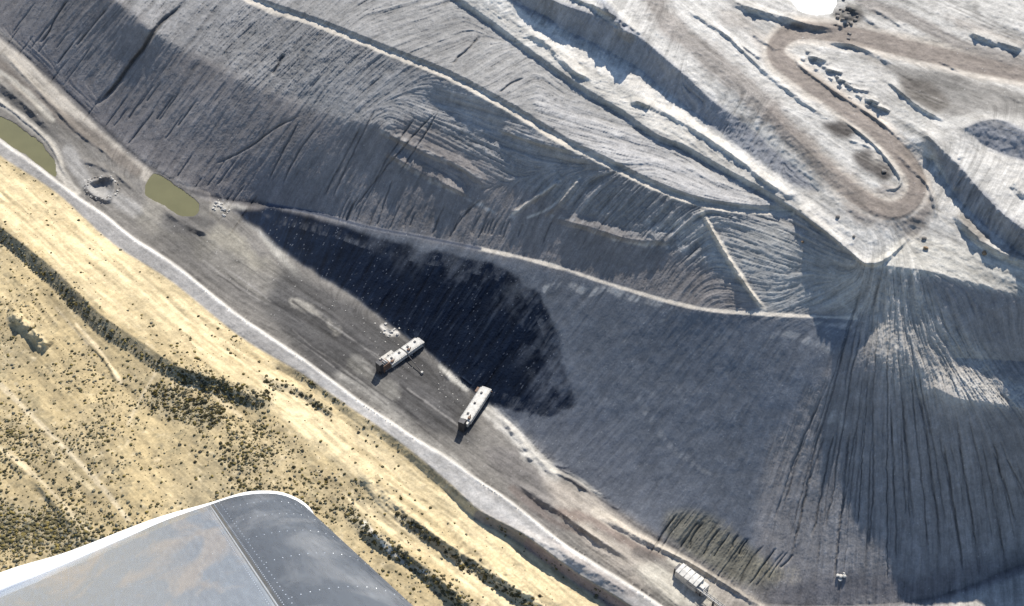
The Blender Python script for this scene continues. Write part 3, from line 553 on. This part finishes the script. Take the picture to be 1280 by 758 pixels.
class MB:
    def __init__(s): s.bm = bmesh.new()
    def box(s, x0, x1, y0, y1, z0, z1, bev=0., tilt=0.):
        vs = [s.bm.verts.new((x, y, z)) for z in (z0, z1) for y in (y0, y1) for x in (x0, x1)]
        for f in ((0,2,3,1),(4,5,7,6),(0,1,5,4),(2,6,7,3),(0,4,6,2),(1,3,7,5)): s.bm.faces.new([vs[i] for i in f])
        return vs
    def gable(s, x0, x1, y0, y1, z0, z1, z2, hip=0.):
        c = (y0+y1)/2; P = [(x0,y0,z0),(x1,y0,z0),(x1,y1,z0),(x0,y1,z0),(x0,y0,z1),(x1,y0,z1),(x1,y1,z1),(x0,y1,z1),(x0+hip,c,z2),(x1-hip,c,z2)]
        v = [s.bm.verts.new(p) for p in P]
        for f in ((3,2,1,0),(0,1,5,4),(2,3,7,6),(4,5,9,8),(6,7,8,9),(0,4,8,7,3),(1,2,6,9,5)): s.bm.faces.new([v[i] for i in f])
    def tube(s, a, b, r, n=8, r2=None):
        a = Vector(a); b = Vector(b); d = (b-a).normalized(); p = d.orthogonal().normalized(); q = d.cross(p); r2 = r if r2 is None else r2
        A = [s.bm.verts.new(a + (p*math.cos(t)+q*math.sin(t))*r) for t in [2*math.pi*i/n for i in range(n)]]
        B = [s.bm.verts.new(b + (p*math.cos(t)+q*math.sin(t))*r2) for t in [2*math.pi*i/n for i in range(n)]]
        for i in range(n): s.bm.faces.new((A[i], A[(i+1) % n], B[(i+1) % n], B[i]))
        s.bm.faces.new(A[::-1]); s.bm.faces.new(B)
    def build(s, name, mat, parent=None, smooth=False, bev=0.):
        bmesh.ops.recalc_face_normals(s.bm, faces=s.bm.faces)
        me = bpy.data.meshes.new(name); s.bm.to_mesh(me); s.bm.free(); me.materials.append(mat)
        if smooth: me.polygons.foreach_set('use_smooth', [True]*len(me.polygons))
        o = bpy.data.objects.new(name, me); C.objects.link(o); o.parent = parent
        if bev:
            b = o.modifiers.new('bevel', 'BEVEL'); b.width = bev; b.segments = 2
        return o
def empty(name, loc, rz=0): 
    o = bpy.data.objects.new(name, None); C.objects.link(o); o.location = loc; o.rotation_euler = (0, 0, rz); return o
def ground_h(u, v): return float(sample(Hf, np.array(u, float), np.array(v, float)))
def gp(u, v): 
    h = ground_h(u, v); x, y, z = at(u, v, h); return Vector((float(x), float(y), h))

# ------------------------------------------------------------------ water
def mat_water(name, col, rough):
    m, n, l, b = nodes(name); b.inputs['Base Color'].default_value = (*col, 1); b.inputs['Roughness'].default_value = rough; b.inputs['IOR'].default_value = 1.33
    tc = n.new('ShaderNodeTexCoord'); no = n.new('ShaderNodeTexNoise'); no.inputs['Scale'].default_value = .05; no.inputs['Detail'].default_value = 4; l.new(tc.outputs['Object'], no.inputs['Vector'])
    mx = n.new('ShaderNodeMix'); mx.data_type = 'RGBA'; mx.inputs[6].default_value = (*[c*.85 for c in col], 1); mx.inputs[7].default_value = (*[min(1, c*1.12) for c in col], 1); l.new(no.outputs['Fac'], mx.inputs[0]); l.new(mx.outputs[2], b.inputs['Base Color'])
    n2 = n.new('ShaderNodeTexNoise'); n2.inputs['Scale'].default_value = .8; l.new(tc.outputs['Object'], n2.inputs['Vector']); bp = n.new('ShaderNodeBump'); bp.inputs['Strength'].default_value = .05; l.new(n2.outputs['Fac'], bp.inputs['Height']); l.new(bp.outputs[0], b.inputs['Normal'])
    return m
WM = {'green': mat_water('murky_green_water', (.135,.128,.066), .15), 'pale': mat_water('pale_water', (.80,.82,.76), .08)}  # pale pond gets a near-white base colour
for nm, p, z, k in PONDS:
    bm = bmesh.new(); cu = sum(q[0] for q in p)/len(p); cv = sum(q[1] for q in p)/len(p)
    pts = [(cu+(q[0]-cu)*1.10 + (3 if q[0] > cu else -3), cv+(q[1]-cv)*1.10 + (2 if q[1] > cv else -2)) for q in p] if k != 'green' else [(q[0], q[1]) for q in offset([(a, b) for a, b in p+[p[0]]], 4.5)][:-1]
    vs = [bm.verts.new([float(t) for t in at(u, v, z)]) for u, v in pts]; f = bm.faces.new(vs)
    bmesh.ops.recalc_face_normals(bm, faces=[f])
    if f.normal.z < 0: f.normal_flip()
    me = bpy.data.meshes.new(nm); bm.to_mesh(me); bm.free(); me.materials.append(WM[k]); o = bpy.data.objects.new(nm, me); C.objects.link(o); tag(o, kind='structure')

# ------------------------------------------------------------------ the mining machines in the pit
def machine(u0, v0, u1, v1, split, label):
    a = gp(u0, v0); b = gp(u1, v1); L = (b-a).length; rz = math.atan2(b.y-a.y, b.x-a.x); z = min(a.z, b.z)
    t = empty('mining_machine', (a.x, a.y, z - .4), rz); tag(t, label, 'mining machine', 'mining machines on the pit floor')
    w = 5.6; segs = [(7, L*.57), (L*.60, L)] if split else [(0, L)]
    for s0, s1 in segs:
        m = MB(); m.gable(s0, s1, -w, w, 3.2, 7.6, 8.6, 0); r = m.build('roof_house', M['white'], t, bev=.15)
        n = 2 if split else 3
        for k in range(n):
            x = s0 + (s1-s0)*(k+.5)/n*1.0 - .8; h = MB(); h.box(x, x+1.9, -.2, 1.8, 8.0, 9.3); h.build('roof_hatch', M['dark'], r)
        h = MB()
        for k in range(5): h.box(s0+(s1-s0)*(k+1)/6-.12, s0+(s1-s0)*(k+1)/6+.12, -w-.15, w+.15, 7.4, 7.75)
        h.build('roof_rib', M['grey'], r)
        h = MB()
        for sy in (-1, 1):
            h.tube((s0+.3, sy*(w-.3), 8.9), (s1-.3, sy*(w-.3), 8.9), .12, 5)
            for k in range(9): h.tube((s0+.3+(s1-s0-.6)*k/8, sy*(w-.3), 7.6), (s0+.3+(s1-s0-.6)*k/8, sy*(w-.3), 8.9), .1, 5)
        h.build('guard_rail', M['dark'], r)
        h = MB(); h.box(s0+1.5, s0+4.2, -3.8, -1.6, 8.0, 9.6); h.tube((s0+5.4, -2.6, 8), (s0+5.4, -2.6, 10.2), .45); h.build('exhaust_unit', M['rust'], r)
    for sd in (-1, 1):
        m = MB(); m.box(2, L-2, sd*w*.55-1, sd*w*.55+1, 0, 3.0); m.build('crawler_track', M['dark'], t, bev=.5)
    m = MB(); m.box(-.5, L+.5, -w*.8, w*.8, 2.4, 3.3); m.build('frame', M['grey'], t)
    m = MB(); m.box(L, L+3, -w*.9, w*.9, 2, 6.2); m.tube((L+2.8, -w*.7, 5), (L+2.8, w*.7, 5), 1.2, 10); m.build('cutter_end', M['grey'], t)
    if split:
        m = MB(); m.box(-2, 6.6, -3.8, 3.8, 1, 10.5); m.box(-.5, 3, -4.6, 4.6, 6, 7); d = m.build('drive_unit', M['rust'], t, bev=.25)
        for k in range(3):
            m = MB(); m.tube((-.6+k*2.4, -2.6, 10.9), (-.6+k*2.4, 2.6, 10.9), .9, 12); m.build('drum', M['white' if k == 2 else 'grey'], d, True)
        m = MB(); m.box(-6, -2, -3.4, 3.4, 0, 15); m.tube((-4, 0, 11), (-7, -1, 4), .7); m.build('tail_shadow_tower', M['dark'], t)  # dark end block, made tall to throw a bigger shadow at the tail
        m = MB(); m.box(6, 22, w+.6, w+7.5, 2.2, 3.2); m.box(7, 10, w+1, w+6, 3.2, 5.5); m.box(15, 17, w+2, w+5, 3.2, 4.6); m.build('side_platform', M['pale'], t)
        m = MB(); m.tube((L*.58, -w, 6), (L*.5, -w-24, 3), .45); m.build('cable_boom', M['dark'], t); m = MB(); m.box(L*.5-1, L*.5+1, -w-25.5, -w-23.5, 0, 3.6); m.build('boom_post', M['white'], t)
    else:
        for sd in (-1, 1):
            m = MB(); m.box(-4, 0, sd*3.4-1.1, sd*3.4+1.1, 3, 7.4); m.build('end_arm', M['white'], t, bev=.1)
        m = MB(); m.tube((-3.5, -2.2, 6), (-3.5, 2.2, 6), 1.3, 12); m.build('drum', M['grey'], t, True)
        m = MB(); m.box(-9, -4, -3, 3, 0, 13); m.build('tail_shadow_tower', M['dark'], t)  # end block made tall for the shadow it throws
        m = MB(); m.box(L-4, L+2, w, w+4, 2, 4); m.build('side_platform', M['rust'], t); m = MB(); m.box(L+1.5, L+4, -w-1.5, -w+2, 2, 4.8); m.build('cab', M['rust'], t)
    return t
machine(479, 462, 524, 432, True, 'white roofed machine split into two roof blocks with a rusty drive unit at its tail')
machine(582, 531, 607, 491, False, 'single long white roofed machine with three dark roof hatches beside the coal edge')
def loader():
    a = gp(848, 716); b = gp(920, 772); rz = math.atan2(b.y-a.y, b.x-a.x); L = (b-a).length
    t = empty('conveyor_loader', (a.x, a.y, a.z-.5), rz); tag(t, 'white box shed with a long conveyor running down to the bottom of the frame', 'conveyor')
    m = MB(); m.gable(0, 22, -5.5, 5.5, 0, 9, 9.6); h = m.build('shed', M['white'], t, bev=.15)
    m = MB(); m.box(22, 28, -4, 5, 0, 6.5); m.box(23, 27, -3, 1, 6.5, 7.6); m.build('annex', M['white'], t, bev=.1)
    m = MB(); m.box(-3, 0, -3, 4, 0, 7); m.build('hopper', M['dark'], t)
    m = MB()
    for k in range(4): m.box(3+k*5, 3.5+k*5, -5.6, 5.6, 9.0, 9.75)
    m.build('roof_rib', M['grey'], h)
    tr = MB()
    for yy in (-5.6, -2.6):
        for zz in (5, 7.6): tr.tube((12, yy, zz), (L+30, yy, zz), .28, 6)
        for k in range(int((L+15)/4)): tr.tube((12+k*4, yy, 5), (16+k*4, yy, 7.6), .16, 5)
    d = tr.build('truss', M['grey'], t)
    m = MB(); m.box(12, L+30, -5.2, -3, 6.0, 6.4); m.build('belt', M['pale'], t)
    for k in range(7):
        m = MB(); m.box(26+k*13, 26.6+k*13, -5.6, -2.6, -3, 5); m.build('trestle', M['dark'], t)
loader()

# ------------------------------------------------------------------ rocks
def rock_mesh(name, seed, mat):
    r = random.Random(seed); bm = bmesh.new(); bmesh.ops.create_icosphere(bm, subdivisions=2, radius=1)
    ph = [Vector((r.gauss(0,1), r.gauss(0,1), r.gauss(0,1))).normalized() for _ in range(9)]; dd = [r.uniform(.55,.9) for _ in range(9)]
    for v in bm.verts:
        for n_, d_ in zip(ph, dd):
            k = v.co.dot(n_) - d_
            if k > 0: v.co -= n_*k
        v.co.z *= .75
    me = bpy.data.meshes.new(name); bm.to_mesh(me); bm.free(); me.materials.append(mat); return me
RK = {k: [rock_mesh('boulder', i+s, M[k]) for i in range(4)] for k, s in (('rock', 0), ('pale', 10), ('tanr', 20))}
def boulder(u, v, s, kind, label, group, i):
    o = bpy.data.objects.new('boulder', RK[kind][i % 4]); C.objects.link(o); p = gp(u, v); o.location = (p.x, p.y, p.z + s*.25); o.scale = (s, s*random.uniform(.7, 1), s*random.uniform(.7, 1)); o.rotation_euler = (0, 0, random.uniform(0, 6)); tag(o, label, 'boulder', group)
rr_ = random.Random(3)
for i in range(16): boulder(1058 + rr_.gauss(0, 7), 20 + rr_.gauss(0, 9), rr_.uniform(1.6, 3.6), 'rock', 'dark boulder in the rubble heap between the pale pond and the haul road', 'rubble by the pale pond', i)
for i, (u, v, s, k, lb) in enumerate([(1155,299,2.4,'rock','dark boulder nearest the hairpin on the white ground'),(1157,311,2.8,'tanr','rust brown boulder on white ground beside the notch'),(1047,272,2.4,'rock','dark boulder alone on the white flat left of the notch'),(1230,317,2.6,'tanr','brown boulder on the white ground near the right edge'),(1105,215,3.0,'rock','black boulder on the brown patch inside the hairpin'),(1003,303,1.8,'tanr','small brown boulder on the slope left of the notch'),(1067,296,1.8,'rock','small dark boulder on the white flat above the notch')]):
    boulder(u, v, s, k, lb, None, i)
for i in range(9): boulder(1051 + rr_.gauss(0, 2.2), 722 + rr_.gauss(0, 2), rr_.uniform(1.2, 2.2), 'pale', 'white rock in the small cluster at the foot of the rilled fan', 'white rocks at the foot of the fan', i)
for i in range(40):
    th = i/40*6.283; boulder(128 + 20*math.cos(th) + rr_.gauss(0, 1), 235 + 14*math.sin(th) + rr_.gauss(0, 1), rr_.uniform(.8, 1.8), 'pale' if rr_.random() < .7 else 'rock', 'rock on the ring bank round the sump pit', 'rocks ringing the sump', i)
for i in range(40):
    u = rr_.uniform(395, 600); v = 330 + (u-395)*.72 + rr_.gauss(32, 14)
    wp = 'up the pit from the split machine' if u < 470 else 'close beside the split machine' if u < 535 else 'between the two roofed machines' if u < 570 else 'near the long roofed machine'
    kd = 'pale' if rr_.random() < .8 else 'rock'; boulder(u, v, rr_.uniform(.4, 1.0), kd, f"loose {'pale' if kd == 'pale' else 'dark'} rock on the pit floor {wp}", f"loose {'pale' if kd == 'pale' else 'dark'} rocks {wp}", i)
for i in range(14): boulder(486 + rr_.gauss(0, 7), 413 + rr_.gauss(0, 4), rr_.uniform(.9, 2), 'pale', 'pale rock in the heap just up the pit from the split machine', 'pale rocks above the split machine', i)
for i in range(24):
    t = rr_.random(); boulder(270 + t*14 + rr_.gauss(0, 4), 256 + t*10 + rr_.gauss(0, 4), rr_.uniform(.9, 2.2), 'pale', 'pale rock in the heap beside the small pond', 'pale rocks beside the small pond', i)

# ------------------------------------------------------------------ rangeland shrubs
def blob(seed, sub):
    r = random.Random(seed); bm = bmesh.new(); bmesh.ops.create_icosphere(bm, subdivisions=sub, radius=1)
    for v in bm.verts: v.co *= r.uniform(.62, 1.25); v.co.z = max(v.co.z*.8, -.25)
    v = np.array([q.co[:] for q in bm.verts]); f = np.array([[q.index for q in ff.verts] for ff in bm.faces]); bm.free(); return v, f
def mat_shrub(name, col):
    m, n, l, b = nodes(name); tc = n.new('ShaderNodeTexCoord'); no = n.new('ShaderNodeTexNoise'); no.inputs['Scale'].default_value = .35; no.inputs['Detail'].default_value = 3
    ge = n.new('ShaderNodeNewGeometry'); l.new(ge.outputs['Position'], no.inputs['Vector'])
    cr = n.new('ShaderNodeValToRGB'); cr.color_ramp.elements[0].position = .35; cr.color_ramp.elements[0].color = (col[0]*.55, col[1]*.6, col[2]*.7, 1); cr.color_ramp.elements[1].position = .65; cr.color_ramp.elements[1].color = (col[0]*1.5, col[1]*1.4, col[2]*1.2, 1)
    l.new(no.outputs['Fac'], cr.inputs[0]); l.new(cr.outputs[0], b.inputs['Base Color']); b.inputs['Roughness'].default_value = .9; b.inputs['Specular IOR Level'].default_value = .1; return m
SM = [mat_shrub('dark_scrub_foliage', (.095,.085,.048)), mat_shrub('olive_scrub_foliage', (.14,.115,.045)), mat_shrub('grey_sage_foliage', (.17,.16,.115))]
clump = np.clip(.45 + 1.3*fbm(X0, Y0, 45, 90, 4, .6), 0, 1)
dens = TANM*(.05 + clump**1.6*1.0)
bright = blur((ALB[..., 0] > .42).astype(np.float32)*(TANM > .5), 3); dens *= (1 - .93*np.clip(bright*1.4, 0, 1))
lowl = np.clip((V - 380)/150, 0, 1)*np.clip((520-U)/200, 0, 1); dens *= (.55 + 1.1*lowl); dens += TANM*DB*.9 + TANM*.014
for k_ in (COAL, 1-TANM): dens *= (k_ < .5)
dens[U < -110] = 0; dens[V > 840] = 0; dens[(U > 900)] = 0
cdf = np.cumsum(dens.ravel()); cdf /= cdf[-1]
NS = 21000
pick = np.searchsorted(cdf, rng.random(NS)); pu = (pick % W) - UO + rng.random(NS) - .5; pv = (pick//W) - VO + rng.random(NS) - .5
ph_ = sample(Hf, pu, pv); px_, py_, _ = at(pu, pv, ph_)
sz = .40 + 1.25*rng.random(NS)**3; kind_ = rng.choice(3, NS, p=[.52, .24, .24])
sz *= 1 + .25*sample(DB, pu, pv)
dist_ = np.sqrt(px_**2 + py_**2 + (HC-ph_)**2); show = sz/dist_*((pu > 2) & (pu < 1278) & (pv > 2) & (pv < 756)) * ~((pv > 610) & (pu < 400 + (pv-640)*1.1))
order = np.argsort(-show); big = order[:300]; rest_ = order[300:]
def leafy(seed, mat):
    r = random.Random(seed); bm = bmesh.new()
    for _ in range(150):
        d = Vector((r.gauss(0,1), r.gauss(0,1), r.gauss(0,1))).normalized(); d.z = abs(d.z)*1.0 - .15; c = d*r.uniform(.45, 1.15); c.z *= .85
        t = Vector((r.gauss(0,1), r.gauss(0,1), r.gauss(0,1))).normalized(); w = t.orthogonal().normalized(); s = r.uniform(.14, .28)
        bm.faces.new([bm.verts.new(c+t*s), bm.verts.new(c+w*s), bm.verts.new(c-t*s), bm.verts.new(c-w*s)])
    bv, bf = blob(seed, 2)
    vs = [bm.verts.new(Vector(q)*.72) for q in bv]
    for q in bf: bm.faces.new([vs[i] for i in q])
    me = bpy.data.meshes.new('scrub_bush'); bm.to_mesh(me); bm.free(); me.materials.append(mat); return me
LM_ = [[leafy(10*k+i, SM[k]) for i in range(3)] for k in range(3)]
KN = ['dark green', 'olive brown', 'pale grey green']
for n_, i in enumerate(big):
    k = int(kind_[i]); o = bpy.data.objects.new('scrub_bush', LM_[k][n_ % 3]); C.objects.link(o)
    s = float(sz[i]); o.location = (float(px_[i]), float(py_[i]), float(ph_[i])); o.scale = (s, s, s*.9); o.rotation_euler = (0, 0, random.uniform(0, 6.28))
    U_, V_ = pu[i], pv[i]
    pl_ = ('in the dense thicket above the wing, far left' if V_ > 600 and U_ < 130 else 'on the open range just above the wing' if V_ > 560 and U_ < 330 else ('in the brush right of the wing, ' + ('upper' if V_ < 680 else 'lower') + ' end') if V_ > 600 and U_ < 620
           else 'near the foot of the tan slope' if V_ > 600 else 'on the brushy bank crossing the hill, ' + ('left stretch' if U_ < 110 else 'middle stretch' if U_ < 200 else 'right end') if sample(DB, U_, V_) > .3 else 'on the bright tan slope under the grey bench' if V_ > 300 + (U_-140)*.75 - 90 and U_ > 200
           else 'in the flat scrub left of the wing peak' if V_ > 470 else 'by the dark bank near the left edge' if U_ < 120 and V_ > 350 else 'high on the upper tan hillside')
    sz_ = 'big' if s > 1.45 else 'small'
    tag(o, f'{sz_} {KN[k]} scrub bush {pl_}', 'bush', f'{sz_} {KN[k]} bushes {pl_}'[:80])
V8 = [blob(50+i, 2) for i in range(8)]
allv, allf, mi = [], [], []; off = 0
for b_ in range(8):
    ii = rest_[b_::8]; v, f = V8[b_]
    a = rng.random(len(ii))*6.283; ca, sa = np.cos(a), np.sin(a); s = sz[ii]
    X = (v[None, :, 0]*ca[:, None] - v[None, :, 1]*sa[:, None])*s[:, None] + px_[ii][:, None]
    Y = (v[None, :, 0]*sa[:, None] + v[None, :, 1]*ca[:, None])*s[:, None] + py_[ii][:, None]
    Z = v[None, :, 2]*s[:, None]*.9 + ph_[ii][:, None] + .1
    P = np.stack([X, Y, Z], -1); allv.append(P.reshape(-1, 3))
    F = f[None] + (np.arange(len(ii))*len(v))[:, None, None] + off; allf.append(F.reshape(-1, 3)); mi.append(np.repeat(kind_[ii], len(f))); off += P.shape[0]*P.shape[1]
allv = np.concatenate(allv).astype(np.float32); allf = np.concatenate(allf).astype(np.int32); mi = np.concatenate(mi).astype(np.int32)
me = bpy.data.meshes.new('scrub'); me.vertices.add(len(allv)); me.vertices.foreach_set('co', allv.ravel()); me.loops.add(allf.size); me.loops.foreach_set('vertex_index', allf.ravel())
me.polygons.add(len(allf)); me.polygons.foreach_set('loop_start', np.arange(0, allf.size, 3, dtype=np.int32)); me.polygons.foreach_set('loop_total', np.full(len(allf), 3, np.int32))
for m_ in SM: me.materials.append(m_)
me.polygons.foreach_set('material_index', mi); me.update(calc_edges=True)
o = bpy.data.objects.new('scrub', me); C.objects.link(o); tag(o, 'low dark scrub bushes scattered thickly over the tan rangeland', 'scrub', kind='stuff')

# ------------------------------------------------------------------ the aircraft wing outside the window
def camsp(u, v, d):                                 # a point d metres ahead of the lens
    dx, dy, dz = raydir(u, v); return Vector((dx*d, dy*d, HC + dz*d))
VEC = camsp(700, 915, 2.5) - camsp(385, 630, 5.0)
top = [(-420,925),(-260,856),(-120,796),(0,741),(50,720),(89,703),(155,674),(210,650),(262,632)]
nose = [(262,632),(285,624),(303,620),(325,617.5),(344,618),(358,621),(370,626),(380,632.5),(388,641),(393,651),(394,662),(390,674),(380,686),(360,698)]
under = [(360,698),(300,722),(200,760),(0,840),(-420,1010)]
def sm_(p): return [tuple(q) for q in spline(p, 7)]
def mat_wing(name, base, rough, stain_refl, sscale):
    m, n, l, b = nodes(name); tc = n.new('ShaderNodeTexCoord'); mp = n.new('ShaderNodeMapping'); mp.inputs['Scale'].default_value = (1.5, .8, 1); mp.inputs['Rotation'].default_value = (0, 0, R(35)); l.new(tc.outputs['UV'], mp.inputs['Vector'])
    no = n.new('ShaderNodeTexNoise'); no.inputs['Scale'].default_value = sscale; no.inputs['Detail'].default_value = 5; no.inputs['Roughness'].default_value = .55; no.inputs['Distortion'].default_value = 1.4; l.new(mp.outputs[0], no.inputs['Vector'])
    cr = n.new('ShaderNodeValToRGB'); e = cr.color_ramp.elements; e[0].position = .47; e[0].color = (*base, 1); e[1].position = .62; e[1].color = (*stain_refl, 1); x = e.new(.54); x.color = (*[.5*(p+q) for p, q in zip(base, stain_refl)], 1)  # second ramp colour paints oil streaks and reflections together
    l.new(no.outputs['Fac'], cr.inputs[0]); l.new(cr.outputs[0], b.inputs['Base Color'])
    n2 = n.new('ShaderNodeTexNoise'); n2.inputs['Scale'].default_value = 60; n2.inputs['Detail'].default_value = 5; mp2 = n.new('ShaderNodeMapping'); mp2.inputs['Scale'].default_value = (1, .15, 1); l.new(tc.outputs['UV'], mp2.inputs['Vector']); l.new(mp2.outputs[0], n2.inputs['Vector'])
    mr = n.new('ShaderNodeMapRange'); mr.inputs['To Min'].default_value = rough-.12; mr.inputs['To Max'].default_value = rough+.15; l.new(n2.outputs['Fac'], mr.inputs['Value']); l.new(mr.outputs[0], b.inputs['Roughness'])
    b.inputs['Metallic'].default_value = .8
    bp = n.new('ShaderNodeBump'); bp.inputs['Strength'].default_value = .06; bp.inputs['Distance'].default_value = .02; l.new(no.outputs['Fac'], bp.inputs['Height']); l.new(bp.outputs[0], b.inputs['Normal']); return m
wing = empty('aircraft_wing', camsp(262, 700, 4)); tag(wing, 'polished riveted aluminium aircraft wing with a white tip edge, close in the foreground', 'aircraft wing')
wl_ = Matrix.Translation(-wing.location)
def loft(name, prof, mat, t0=0., t1=1.2, nt=30, close=False):
    bm = bmesh.new(); uvl = bm.loops.layers.uv.new('UVMap'); rows = []
    arc = [0.]; P0 = [camsp(q[0], q[1], 5.0) for q in prof]
    for a, b in zip(P0[:-1], P0[1:]): arc.append(arc[-1] + (b-a).length)
    for k in range(nt+1):
        t = t0 + (t1-t0)*k/nt; rows.append([bm.verts.new(p + VEC*t - wing.location) for p in P0])
    for k in range(nt):
        for i in range(len(P0)-1):
            f = bm.faces.new((rows[k][i], rows[k+1][i], rows[k+1][i+1], rows[k][i+1]))
            for lp, (kk, ii) in zip(f.loops, ((k, i), (k+1, i), (k+1, i+1), (k, i+1))): lp[uvl].uv = (arc[ii], (t0+(t1-t0)*kk/nt)*VEC.length)
            f.smooth = True
    me = bpy.data.meshes.new(name); bm.to_mesh(me); bm.free(); me.materials.append(mat); o = bpy.data.objects.new(name, me); C.objects.link(o); o.parent = wing
    s = o.modifiers.new('thickness', 'SOLIDIFY'); s.thickness = .004; s.offset = 0; return o, P0
mA = mat_wing('polished_aluminium_stain_refl', (.52,.58,.655), .24, (.70,.665,.64), 2.2); mB = mat_wing('brushed_aluminium_refl', (.20,.23,.275), .28, (.40,.42,.45), 1.3)  # pale streaks and darker nose metal paint in what the skin reflects
mW = plain('white_wing_tip', (.85,.86,.87), .3, 0, .02, 4)  # even near-white colour for the tip cap
wtop, PT = loft('upper_panel', sm_(top), mA); wnose, PN = loft('leading_edge_panel', sm_(nose), mB); loft('lower_panel', sm_(under), mB)
# white tip cap
inn = sm_(top)[:-1] + sm_(nose); outp = spline([(-420,895),(-260,828),(-120,768),(0,716),(84,690),(191,649),(262,628.5),(303,616),(329,613.5),(350,615),(368,621),(384,631),(393,643),(396,655),(394,668),(380,684),(360,697)], 7)
def resn(p, n):
    p = np.array(p, float)[:, :2]; d = np.concatenate([[0], np.cumsum(np.hypot(*np.diff(p, axis=0).T))]); t = np.linspace(0, d[-1], n); return np.stack([np.interp(t, d, p[:, 0]), np.interp(t, d, p[:, 1])], -1)
A_ = resn(inn, 140)
O_ = np.array(outp, float)[:, :2]
B_ = []                                             # matching point on the outer edge: by x on the top run, by length round the nose
oi = resn(outp, 140); 
for k in range(140): B_.append(oi[k])
bm = bmesh.new(); rows = [[], [], [], [], []]
for k in range(140):
    a, b = A_[k], B_[k]; m_ = (a+b)/2
    for r_, (q, d) in enumerate(((a, 5.0), (a*.66+b*.34, 5.03), (a*.3+b*.7, 5.10), (b, 5.22), (b*.6+a*.4+np.array((0, 4)), 5.34))):
        rows[r_].append(bm.verts.new(camsp(q[0], q[1], d) - wing.location))
for r_ in range(4):
    for k in range(139):
        f = bm.faces.new((rows[r_][k], rows[r_][k+1], rows[r_+1][k+1], rows[r_+1][k])); f.smooth = True
me = bpy.data.meshes.new('tip_cap'); bm.to_mesh(me); bm.free(); me.materials.append(mW); o = bpy.data.objects.new('tip_cap', me); C.objects.link(o); o.parent = wing
s_ = o.modifiers.new('thickness', 'SOLIDIFY'); s_.thickness = .004
# rivets: rows beside the seam and across the panels
def rivets(par, P, rowsdef, r):
    bm = bmesh.new(); L = [0.]
    for a, b in zip(P[:-1], P[1:]): L.append(L[-1] + (b-a).length)
    def pt(s, t):
        k = max(0, min(len(P)-2, next((i for i in range(len(L)-1) if L[i+1] >= s), len(P)-2))); f = (s-L[k])/max(1e-6, L[k+1]-L[k])
        return P[k].lerp(P[k+1], f) + VEC*t, (P[k+1]-P[k]).cross(VEC).normalized()
    for s0, t0, s1, t1, n in rowsdef:
        for i in range(n):
            f = i/(n-1) if n > 1 else 0; c, nr = pt(s0+(s1-s0)*f, t0+(t1-t0)*f)
            if nr.dot(Vector((0, -.3, 1))) < 0: nr = -nr
            c = c + nr*.002 - wing.location; p_ = nr.orthogonal().normalized(); q_ = nr.cross(p_)
            ring = [bm.verts.new(c + (p_*math.cos(a)+q_*math.sin(a))*r) for a in [j*math.pi/3 for j in range(6)]]; tp = bm.verts.new(c + nr*r*.5)
            for j in range(6): bm.faces.new((ring[j], ring[(j+1) % 6], tp))
    me = bpy.data.meshes.new('rivet_rows'); bm.to_mesh(me); bm.free(); me.materials.append(plain('rivet_metal', (.7,.72,.74), .3, .9, .1, 5)); o = bpy.data.objects.new('rivet_rows', me); C.objects.link(o); o.parent = par
LT = sum((b-a).length for a, b in zip(PT[:-1], PT[1:]))
rivets(wtop, PT, [(LT-.018, .02, LT-.018, 1.1, 110), (LT-.62, .02, LT-.62, 1.1, 90), (LT-.65, .02, LT-.65, 1.1, 90), (LT-1.25, .02, LT-1.25, 1.1, 90)] + [(LT-1.7, t, LT-.05, t, 45) for t in (.30, .60)], .0018)
rivets(wnose, PN, [(.018, .01, .018, 1.1, 120), (.04, .01, .04, 1.1, 60)] + [(.05, t, .40, t, 14) for t in (.07, .17, .29, .43, .6)], .0023)
loft('seam_strip', [(261.2,631.9),(262.8,631.3)], plain('seam_metal', (.55,.57,.6), .4, .8, .1, 5))
